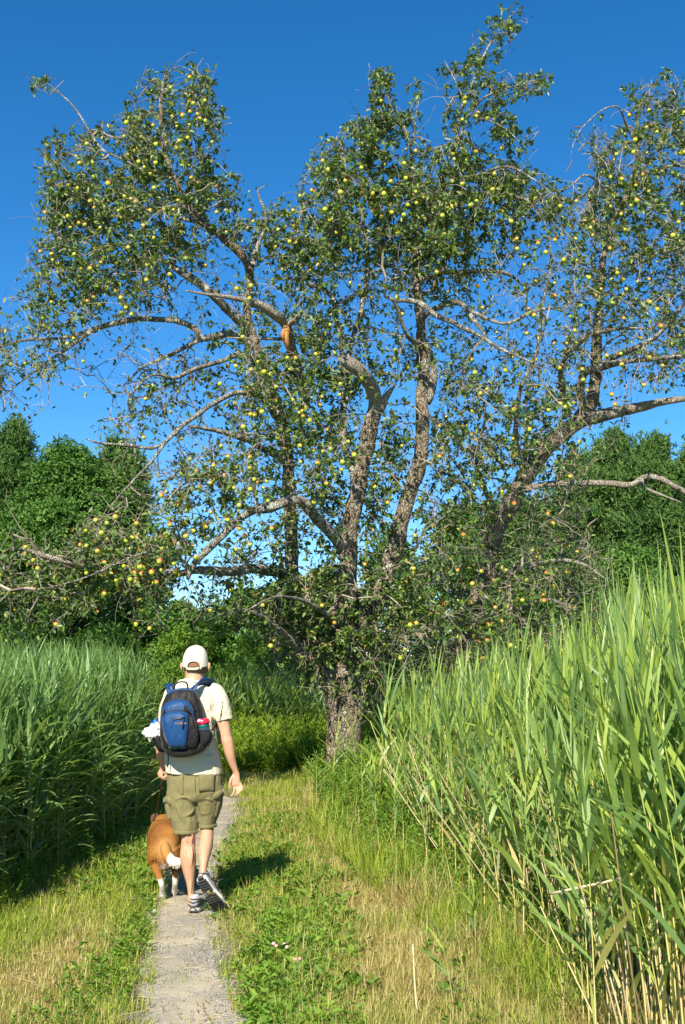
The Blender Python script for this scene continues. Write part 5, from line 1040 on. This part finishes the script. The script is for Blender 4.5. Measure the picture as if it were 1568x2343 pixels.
    for i, yv in enumerate(yy_):
        w = np.interp(yv, [0, .01, .03, .08, .13, .20, .25, .28, .295], [.012, .024, .032, .034, .034, .046, .043, .030, .010]); zt = np.interp(yv, [0, .03, .20, .295], [.012, 0, 0, .018])
        for x0, x1 in ((-w, -.34 * w), (-.28 * w, .28 * w), (.34 * w, w)):
            if .09 < yv < .16 and x0 == -.28 * w: continue
            d = .0078; b = [(x0, yv - d, zt), (x1, yv - d, zt), (x1, yv + d, zt), (x0, yv + d, zt)]; b += [(q[0], q[1], q[2] + .012) for q in b]
            mb.add(b, [[3, 2, 1, 0], [4, 5, 6, 7], [0, 1, 5, 4], [1, 2, 6, 5], [2, 3, 7, 6], [3, 0, 4, 7]])
    bld(mb, 'outsole', M['sole_dark'])
    mb = MB(); b = [(-.016, .09, .006), (.016, .09, .006), (.020, .165, .006), (-.022, .165, .006)]; b += [(q[0], q[1], .012) for q in b]; mb.add(b, [[3, 2, 1, 0], [4, 5, 6, 7], [0, 1, 5, 4], [1, 2, 6, 5], [2, 3, 7, 6], [3, 0, 4, 7]]); bld(mb, 'shank', M['sole_gold'])
    mb = MB(); limb_ = spline([(0, .045, .08), (0, .042, .10), (0, .040, .118)], 5); tube(mb, limb_, [.030, .029, .0285, .028, .027], 14, [.034, .033, .032, .031, .030], up=(1, 0, 0)); bld(mb, 'sock', M['shoe_silver'])
def frame(o, f, up):
    f = np.array(f, float) / np.linalg.norm(f); up = np.array(up, float); up = up - f * (up @ f); up /= np.linalg.norm(up); s_ = np.cross(f, up)
    m_ = np.eye(4); m_[:3, 0] = s_; m_[:3, 1] = f; m_[:3, 2] = up; m_[:3, 3] = o; return m_
g0 = at(441, 2090, 7.74); g0[2] = .004 + float(gh(g0[0], g0[1])); shoe(frame(g0, (.13, 1, 0), (0, 0, 1)), 'grey running shoe planted flat on the gravel')
hl = at(458, 2012, 7.545); shoe(frame(hl, (.115, .135, -.215), (.03, .95, .58)), 'grey running shoe lifted with its dark sole showing')

# ------------------------------------------------------------------ backpack
M['pk_blue'] = cloth('blue_nylon', (.007, .052, .165), .10, 900, .5, 18, .012); M['pk_black'] = cloth('black_nylon', (.011, .0105, .011), .25, 900, .55, 22, .014)
M['pk_navy'] = plain('blue_edge', (.009, .05, .16), .5, .3, 300, .2); M['piping'] = plain('silver_piping', (.30, .31, .33), .4, .5); M['zip'] = plain('zip_black', (.012, .012, .014), .4, .4, 900, .4)
t = NT('pocket_net'); M['net'] = t.finish((.012, .012, .014), .7, .2, t.bump(t.noise(700, 1, t.pos()), .5, .003))
pack = empty('backpack', at(418, 1731, 7.70)); tag(pack, 'blue and black backpack with an arched front pocket worn on the man\'s back', 'backpack')
Zp = lambda zx, zy: (313.6 + zx * .16, 1455.1 + zy * .16)
def puff(name, outline, ys, mat, parent, ins=(0, .0, .03, .12, .3, .62), prof_=(0, .35, .62, .84, .95, 1.0), n=72, cen=None, smooth=True):
    """closed outline in zoom units, rising from depth ys[0] (back) to ys[1] (front, nearer the camera)"""
    O = np.array([Zp(*q) for q in outline]); O = spline(np.concatenate([O, O[:1]]), n + 1)[:-1] if smooth else O; n = len(O); c = O.mean(0) if cen is None else np.array(Zp(*cen))
    V = []
    for f, pr in zip(ins, prof_):
        Yv = ys[0] + (ys[1] - ys[0]) * pr
        for q in O: r_ = q + (c - q) * f; V.append(at(r_[0], r_[1], Yv))
    V.append(at(c[0], c[1], ys[1])); m = len(ins); Q = [[i * n + j, i * n + (j + 1) % n, (i + 1) * n + (j + 1) % n, (i + 1) * n + j] for i in range(m - 1) for j in range(n)]
    mb = MB(); mb.add(V, Q, [[(m - 1) * n + j, (m - 1) * n + (j + 1) % n, m * n] for j in range(n)]); return mb.build(name, mat, parent)
main_o = [(500, 765), (620, 745), (760, 745), (850, 800), (900, 890), (935, 1010), (965, 1160), (1000, 1330), (1020, 1500), (975, 1625), (850, 1700), (700, 1735), (540, 1735), (440, 1690), (370, 1610), (335, 1480), (325, 1320), (335, 1140), (350, 1010), (390, 900), (430, 820)]
puff('main_body', main_o, (7.755, 7.60), M['pk_black'], pack, prof_=(0, .45, .72, .90, .97, 1.0))
top_o = [(505, 770), (620, 748), (750, 750), (835, 800), (885, 875), (820, 840), (740, 800), (640, 793), (545, 812), (470, 855), (405, 920), (420, 850), (450, 800)]
puff('top_band', top_o, (7.70, 7.632), M['pk_blue'], pack, ins=(0, 0, .1, .3), prof_=(0, .7, .95, 1), cen=(640, 772))
mid_o = [(600, 903), (690, 915), (765, 965), (810, 1050), (825, 1160), (860, 1290), (880, 1420), (850, 1560), (760, 1620), (600, 1640), (450, 1620), (360, 1530), (330, 1400), (328, 1250), (345, 1100), (395, 985), (480, 925)]
puff('middle_compartment', mid_o, (7.62, 7.530), M['pk_blue'], pack)
# black base and flanks wrapping the front
puff('base', [(345, 1500), (420, 1560), (470, 1605), (600, 1625), (760, 1600), (860, 1560), (960, 1500), (985, 1590), (930, 1650), (800, 1712), (660, 1738), (520, 1735), (420, 1680), (360, 1600)], (7.66, 7.545), M['pk_black'], pack, cen=(660, 1665))
puff('flank', [(735, 1130), (790, 1120), (835, 1220), (870, 1330), (885, 1450), (850, 1590), (760, 1615), (690, 1600), (725, 1480), (745, 1330), (745, 1210)], (7.60, 7.508), M['pk_black'], pack, cen=(795, 1400))
puff('flank', [(330, 1260), (345, 1200), (362, 1300), (385, 1420), (430, 1530), (475, 1610), (400, 1590), (345, 1500), (328, 1390)], (7.60, 7.522), M['pk_black'], pack, cen=(375, 1430))
for o_, c_ in (([(680, 975), (735, 1010), (770, 1080), (780, 1125), (730, 1100), (665, 1065)], (725, 1060)), ([(398, 1040), (420, 1100), (370, 1150), (352, 1165), (362, 1100)], (382, 1100))): puff('corner_patch', o_, (7.60, 7.512), M['pk_black'], pack, cen=c_)
puff('front_pocket', [(580, 1062), (670, 1078), (728, 1120), (742, 1240), (738, 1380), (722, 1480), (700, 1590), (600, 1605), (480, 1603), (420, 1500), (380, 1390), (352, 1270), (352, 1180), (400, 1110), (480, 1072)], (7.56, 7.478), M['pk_blue'], pack)
def piping(pts, Yv, r, mat, name): P = [at(*Zp(a, b), Yv + (c[0] if c else 0)) for a, b, *c in pts]; mb = MB(); tube(mb, spline(P, len(P) * 5), r, 6); mb.build(name, mat, pack)
piping([(352, 1260), (385, 1400), (430, 1520), (478, 1603), (600, 1600, -.006), (700, 1588), (728, 1470), (745, 1330), (745, 1180)], 7.535, .0028, M['piping'], 'piping')
piping([(352, 1180), (400, 1108), (480, 1068), (580, 1055), (670, 1070), (735, 1115), (775, 1150)], 7.528, .0042, M['zip'], 'zip')
piping([(350, 1090), (395, 985), (480, 918), (600, 893), (700, 908), (775, 965), (815, 1050), (830, 1160), (870, 1300)], 7.585, .0042, M['zip'], 'zip')
piping([(735, 925), (775, 950), (800, 985)], 7.545, .004, M['zip'], 'zip_pull')
mb = MB(); ribbon(mb, [at(*Zp(380, 1226), 7.493), at(*Zp(460, 1210), 7.484), at(*Zp(540, 1194), 7.478), at(*Zp(620, 1182), 7.478), at(*Zp(692, 1172), 7.484)], (0.05, 0, 1), .0115, .003); mb.build('pocket_zip', M['zip'], pack)
mb = MB(); tube(mb, spline([at(*Zp(668, 1180), 7.475), at(*Zp(666, 1230), 7.470), at(*Zp(655, 1320), 7.470)], 6), [.003, .003, .0035, .0045, .005, .0045], 6); mb.build('zip_pull', M['zip'], pack)
lt = text('L.L.Bean', at(*Zp(630, 1247), 7.4755), .021, plain('logo_thread', (.42, .30, .22), .7), pack, 'logo', ry=math.radians(0))
# side net pockets
puff('net_pocket', [(880, 1335), (960, 1325), (1035, 1340), (1080, 1390), (1065, 1500), (1000, 1580), (930, 1620), (885, 1600), (875, 1450)], (7.72, 7.555), M['net'], pack, cen=(970, 1470))
puff('net_pocket', [(335, 1390), (260, 1410), (225, 1440), (240, 1510), (275, 1590), (310, 1650), (360, 1665), (400, 1655), (370, 1560), (345, 1480)], (7.75, 7.62), M['net'], pack, cen=(310, 1530))
# straps and handle
mb = MB(); ribbon(mb, spline([at(*Zp(780, 790), 7.70), at(*Zp(850, 705), 7.715), at(*Zp(930, 650), 7.76), at(*Zp(1000, 655), 7.83), at(*Zp(1060, 690), 7.91), at(*Zp(1085, 760), 7.975), at(*Zp(1080, 950), 8.005), at(*Zp(1085, 1150), 8.0), at(*Zp(1120, 1300), 7.94)], 30), spline([(.8, .0, .75), (.8, 0, .75), (.55, .0, .9), (.5, -.2, .85), (.7, -.3, .6), (1, 0, .1), (1, 0, 0), (1, 0, 0), (.8, -.5, 0)], 30), np.interp(np.linspace(0, 1, 30), [0, .6, .75, 1], [.056, .056, .04, .025]), .010); mb.build('shoulder_strap', M['pk_navy'], pack)
mb = MB(); ribbon(mb, spline([at(*Zp(485, 800), 7.70), at(*Zp(470, 760), 7.715), at(*Zp(470, 715), 7.77), at(*Zp(490, 690), 7.84), at(*Zp(500, 720), 7.93), at(*Zp(470, 850), 7.985), at(*Zp(440, 1100), 8.0), at(*Zp(380, 1300), 7.96)], 28), spline([(.9, 0, -.35), (.9, 0, -.35), (.9, 0, -.3), (.9, 0, -.2), (1, 0, 0), (1, 0, 0), (1, 0, 0), (1, 0, 0)], 28), .050, .010); mb.build('shoulder_strap', M['pk_navy'], pack)
for pts in ([(755, 765, 7.690), (840, 680, 7.703), (910, 640, 7.745), (960, 640, 7.79)], [(508, 795, 7.69), (492, 755, 7.705), (486, 722, 7.745)]):
    mb = MB(); tube(mb, spline([at(*Zp(a, b), c - .004) for a, b, c in pts], 10), .0032, 5); mb.build('piping', M['piping'], pack)
mb = MB(); ribbon(mb, spline([at(*Zp(530, 770), 7.69), at(*Zp(545, 700), 7.675), at(*Zp(600, 662), 7.67), at(*Zp(680, 658), 7.67), at(*Zp(720, 690), 7.675), at(*Zp(728, 760), 7.69)], 20), (0, 1, 0.05), .022, .009); mb.build('handle', M['pk_black'], pack)
mb = MB(); ribbon(mb, spline([at(*Zp(1050, 1360), 7.70), at(*Zp(1090, 1310), 7.74), at(*Zp(1130, 1250), 7.80), at(*Zp(1140, 1230), 7.86)], 8), (.6, 0, .6), .018, .003)
ribbon(mb, spline([at(*Zp(1130, 1250), 7.80), at(*Zp(1160, 1370), 7.78), at(*Zp(1165, 1450), 7.78), at(*Zp(1190, 1545), 7.78)], 10), (1, 0, 0), .020, .003); mb.build('webbing', M['pk_black'], pack)
mb = MB(); ribbon(mb, spline([at(*Zp(448, 1700), 7.70), at(*Zp(446, 1790), 7.71), at(*Zp(440, 1880), 7.71)], 8), (1, 0, 0), .008, .002); mb.build('webbing', M['pk_black'], pack)
# bottle
bt = empty('bottle', at(*Zp(965, 1540), 7.66)); tag(bt, 'water bottle with a red lid and teal collar in the backpack\'s right net pocket', 'bottle')
ax = lambda a, b, dy=0: at(*Zp(a, b), 7.618 + dy)
mb = MB(); tube(mb, [ax(962, 1570), ax(955, 1300)], [.036, .039], 16); mb.build('flask', plain('bottle_smoke', (.03, .06, .07), .2, .6), bt)
mb = MB(); tube(mb, [ax(955, 1310), ax(950, 1285), ax(946, 1255)], [.0385, .040, .040], 18); mb.build('collar', plain('bottle_teal', (.01, .14, .13), .3, .5), bt)
mb = MB(); tube(mb, [ax(946, 1258), ax(943, 1235), ax(940, 1205), ax(938, 1188), ax(937, 1182)], [.046, .047, .044, .038, .020], 20); mb.build('lid', plain('bottle_red', (.75, .02, .06), .28, .5), bt)
mb = MB(); tube(mb, [ax(898, 1235, -.038), ax(893, 1212, -.036), ax(895, 1198, -.030)], [.016, .015, .009], 12); mb.build('spout', plain('spout_pink', (.85, .45, .60), .3, .5), bt)
# white bag bundle with blue top stuffed in the left pocket
bg_ = empty('plastic_bag', at(*Zp(280, 1420), 7.66)); tag(bg_, 'crumpled white plastic bag stuffed in the backpack\'s left net pocket', 'bag')
mb = MB()
for a, b, r, dy in ((300, 1330, .030, 0), (255, 1340, .034, -.02), (210, 1360, .032, -.01), (160, 1370, .030, 0), (120, 1385, .022, .01), (245, 1395, .028, -.03), (190, 1410, .026, -.02), (185, 1460, .016, -.01), (182, 1495, .010, -.01), (150, 1420, .022, 0), (290, 1280, .020, 0), (225, 1300, .020, .01), (285, 1390, .026, -.02)):
    sphere(mb, at(*Zp(a, b), 7.66 + dy), (r, r * .9, r), 12, 8)
o = mb.build('bag', plain('white_film', (.80, .80, .84), .45, .4), bg_); remesh(o, .004, 2); wrinkle(o, .022, .018, 'bag_folds')
bc = empty('bottle', at(*Zp(270, 1260), 7.68)); tag(bc, 'bright blue bottle cap poking above the white bag', 'bottle'); bc.name = 'blue_bottle'
mb = MB(); tube(mb, [at(*Zp(290, 1300), 7.69), at(*Zp(262, 1215), 7.69), at(*Zp(256, 1195), 7.69)], [.018, .019, .012], 12); tube(mb, [at(*Zp(300, 1240), 7.68), at(*Zp(205, 1262), 7.68)], [.014, .014], 10); mb.build('cap', plain('cap_blue', (.01, .10, .70), .3, .5), bc)

# ------------------------------------------------------------------ dog
Zd = lambda a, b: (313.6 + a * .16, 1787.5 + b * .16)
D3 = lambda a, b, Yv: at(*Zd(a, b), Yv)
dog = empty('dog', D3(395, 1660, 8.35)); dog.location.z = 0
tag(dog, 'brown and white dog walking ahead on a leash at the man\'s left, seen from behind', 'dog')
mb = MB()
def ring_y(rings, n=20, N=22):   # trunk lofted along depth: (a, b, Y, half width m, half height m)
    A2 = spline([[*D3(a, b, Yv), w_, h_] for a, b, Yv, w_, h_ in rings], N); tube(mb, A2[:, :3], A2[:, 3], n, A2[:, 4], up=(0, 0, 1), sup=.92)
ring_y([(400, 960, 8.17, .03, .04), (400, 960, 8.19, .076, .115), (400, 940, 8.25, .108, .152), (395, 900, 8.34, .116, .152), (390, 850, 8.46, .122, .145), (385, 810, 8.60, .118, .148), (385, 780, 8.75, .112, .155), (390, 745, 8.86, .095, .14), (400, 700, 8.93, .065, .09)])
tube(mb, spline([D3(390, 760, 8.78), D3(400, 690, 8.92), D3(405, 640, 9.03)], 8), np.linspace(.085, .062, 8), 14)
sphere(mb, D3(405, 640, 9.08), (.066, .085, .066), 14, 10); tube(mb, spline([D3(405, 645, 9.12), D3(405, 665, 9.20), D3(405, 672, 9.27)], 6), [.045, .040, .034, .030, .026, .018], 12, [.040, .036, .030, .026, .022, .016], up=(0, 0, 1))
def lg(pts, n=14): A2 = spline([[*D3(a, b, Yv), r1, r2] for a, b, Yv, r1, r2 in pts], 22); tube(mb, A2[:, :3], A2[:, 3], n, A2[:, 4])
lg([(300, 950, 8.27, .070, .11), (282, 1080, 8.26, .066, .10), (285, 1180, 8.25, .052, .075), (290, 1270, 8.22, .036, .048), (325, 1370, 8.17, .023, .030), (355, 1470, 8.16, .019, .024), (362, 1560, 8.20, .019, .021), (362, 1630, 8.23, .022, .024)])
lg([(500, 950, 8.27, .070, .11), (540, 1080, 8.28, .066, .10), (560, 1180, 8.30, .052, .075), (563, 1260, 8.30, .038, .048), (553, 1350, 8.26, .025, .030), (548, 1440, 8.26, .020, .024), (540, 1530, 8.33, .018, .020), (535, 1600, 8.37, .021, .023)])
def paw(a, b, Yv):
    g = D3(a, b, Yv); z0 = .022; sphere(mb, (g[0], g[1] + .008, z0 + .006), (.030, .042, .022), 12, 8)
    for k in (-1.5, -.5, .5, 1.5): sphere(mb, (g[0] + k * .0135, g[1] + .036 - abs(k) * .004, z0), (.010, .017, .014), 8, 6)
paw(362, 1650, 8.245); paw(535, 1622, 8.385)
for sx, dy, lift in ((300, 8.70, .0), (470, 8.80, .0)):       # front legs
    tp = D3(sx + (15 if sx < 400 else -15), 900, dy); x_ = tp[0]
    A2 = spline([[x_, dy, .34, .046, .06], [x_, dy - .02, .25, .034, .04], [x_, dy + .0, .15, .022, .025], [x_, dy + .005, .08, .017, .019], [x_, dy + .0, .03, .020, .02]], 16); tube(mb, A2[:, :3], A2[:, 3], 12, A2[:, 4]); sphere(mb, (x_, dy + .012, .024), (.027, .038, .022), 10, 6)
    for k in (-1.5, -.5, .5, 1.5): sphere(mb, (x_ + k * .012, dy + .040, .020), (.009, .015, .012), 8, 6)
# tail
A2 = spline([[*D3(395, 890, 8.20), .030], [*D3(412, 980, 8.15), .036], [*D3(450, 1080, 8.11), .035], [*D3(510, 1140, 8.08), .033], [*D3(590, 1160, 8.06), .030], [*D3(650, 1140, 8.05), .022], [*D3(690, 1110, 8.05), .008]], 24); tube(mb, A2[:, :3], A2[:, 3], 12)
t = NT('dog_fur'); p = t.pos(); sx_ = t.n('SeparateXYZ'); t.l(p, sx_.inputs[0]); nz2 = t.noise(45, 3, p, .6)
f0 = t.noise(7, 3, p); c = t.ramp(f0, [(.30, (.19, .072, .018)), (.55, (.31, .135, .028)), (.75, (.42, .20, .045))])
c = t.mix(t.ballmask(D3(395, 760, 8.32), .13, .10, .03), c, (.15, .048, .014)); c = t.mix(t.ballmask(D3(400, 960, 8.16), .10, .08, .03), c, (.42, .23, .08))
low = t.math('DIVIDE', t.math('SUBTRACT', t.math('ADD', .165, t.math('MULTIPLY', t.math('SUBTRACT', nz2, .5), .06)), sx_.outputs[2]), .02, True); white = (.74, .69, .62)
c = t.mix(low, c, white); c = t.mix(t.ballmask(D3(650, 1140, 8.06), .115, .02, .03), c, white); c = t.mix(t.ballmask(D3(395, 1170, 8.22), .055, .03, .05), c, white); c = t.mix(t.ballmask(D3(445, 575, 8.92), .050, .02, .03), c, white)
c = t.mix(t.ballmask(D3(225, 705, 8.72), .045, .015, .02), c, white); c = t.mix(t.ballmask(D3(548, 1335, 8.24), .030, .015, .02), c, (.45, .22, .07)); c = t.mix(t.ballmask(D3(330, 1130, 8.2), .03, .03, .02), c, white)
M['dog'] = t.finish(c, .75, .2, t.bump(t.noise(200, 3, p, .7, st=(1, 1, .3)), .6, .006))
V_, Q_, _, _ = mb.data(); fc = V_[Q_]; nr = np.cross(fc[:, 2] - fc[:, 0], fc[:, 3] - fc[:, 1]); ar = np.linalg.norm(nr, axis=1); nr = nrm(nr)
k_ = rng.choice(len(fc), 16000, p=ar / ar.sum()); u1 = rng.random((16000, 1)); u2 = rng.random((16000, 1)); q_ = fc[k_]; pp = (q_[:, 0] * (1 - u1) + q_[:, 1] * u1) * (1 - u2) + (q_[:, 3] * (1 - u1) + q_[:, 2] * u1) * u2
dn_ = nrm(nr[k_] * .45 + np.array([0, -.45, -.8]) + rng.normal(0, .18, (16000, 3))); fm_ = MB(); leaves(fm_, pp - dn_ * .004, dn_, nr[k_], rng.uniform(.014, .026, 16000) * (.55 + .45 * (pp[:, 2:3] > .2)[:, 0]), .0035, .1); fm_.build('coat', M['dog'], dog)
o = mb.build('body', M['dog'], dog); remesh(o, .005, 5)
earm = plain('dog_ear', (.10, .055, .035), .8, .2, 80, .3)
for sx in (-1, 1):
    mb = MB(); c0 = D3(405, 600, 9.07); mbp = spline([[c0[0] + sx * .045, c0[1], c0[2] + .02, .018, .008], [c0[0] + sx * .072, c0[1] - .01, c0[2] + .048, .028, .010], [c0[0] + sx * .092, c0[1] - .01, c0[2] + .036, .026, .009], [c0[0] + sx * .105, c0[1] - .01, c0[2] + .006, .008, .005]], 10); tube(mb, mbp[:, :3], mbp[:, 3], 10, mbp[:, 4]); mb.build('ear', earm, dog)
mb = MB(); c0 = D3(398, 680, 8.955); tube(mb, [(c0[0] + .072 * math.cos(a), c0[1] + .02 * math.sin(a), c0[2] + .068 * math.sin(a)) for a in np.linspace(0, 2 * math.pi, 24)], .009, 6, cap=False); mb.build('collar', plain('dog_collar', (.12, .03, .02), .6), dog)
for sx in (-1, 1): mb = MB(); sphere(mb, D3(405, 632, 9.135) + np.array([sx * .034, .008, .008]), .009, 8, 6); mb.build('eye', plain('dog_eye', (.02, .012, .008), .1, .6), dog)
mb = MB(); sphere(mb, D3(405, 668, 9.29), (.014, .010, .011), 8, 6); mb.build('nose', plain('dog_nose', (.015, .012, .012), .4, .5), dog)
ls = empty('leash', at(371, 1778, 7.95)); tag(ls, 'thin brown leather leash running down from the man\'s hand to the dog', 'leash')
mb = MB(); ribbon(mb, spline([HL(374, 1769, -.022), HL(372, 1782, -.012), at(369, 1800, 8.0), at(362, 1835, 8.2), at(355, 1870, 8.5), at(352, 1885, 8.72), D3(330, 655, 8.92)], 26), (1, .3, 0), .009, .003); mb.build('strap', plain('leather', (.13, .055, .035), .5, .4, 60, .3), ls)
# small things on the path
lf = empty('leaf', D3(415, 1320, 8.9)); 
lf.location.z = .02; tag(lf, 'single yellow leaf lying on the path between dog and man', 'leaf'); g = np.array(lf.location); mb = MB(); leaves(mb, g[None], np.array([[1., .2, .05]]), np.array([[0, -.3, 1.]]), .06, .045); mb.build('blade', plain('yellow_leaf', (.62, .42, .02), .6), lf)
yv = H / math.tan(math.atan((1787.5 + 1905 * .16 - 1171.5) / F) - PITCH); g = at(*Zd(250, 1905), yv); st1 = MB(); B_ = nrm(np.array([[1, 0, 0], [-.5, .9, 0], [-.6, -.8, 0], [0, .1, 1], [.7, -.6, .5], [-.4, .4, .8]], float)) * .022; import itertools
bm2 = bpy.data.meshes.new('pebble'); import bmesh as _bm; b2 = _bm.new(); [b2.verts.new(Vector(v) * random.uniform(.8, 1.1)) for v in B_ * [1, .9, .7]]; [b2.verts.new(Vector(-v) * .6) for v in B_[3:]]; _bm.ops.convex_hull(b2, input=b2.verts); b2.to_mesh(bm2); b2.free()
pb = bpy.data.objects.new('pebble', bm2); COL.objects.link(pb); pb.location = (g[0], yv, .018); bm2.materials.append(plain('pale_stone', (.62, .60, .55), .8, .2, 60, .2)); tag(pb, 'white pebble at the left edge of the path behind the dog', 'pebble')
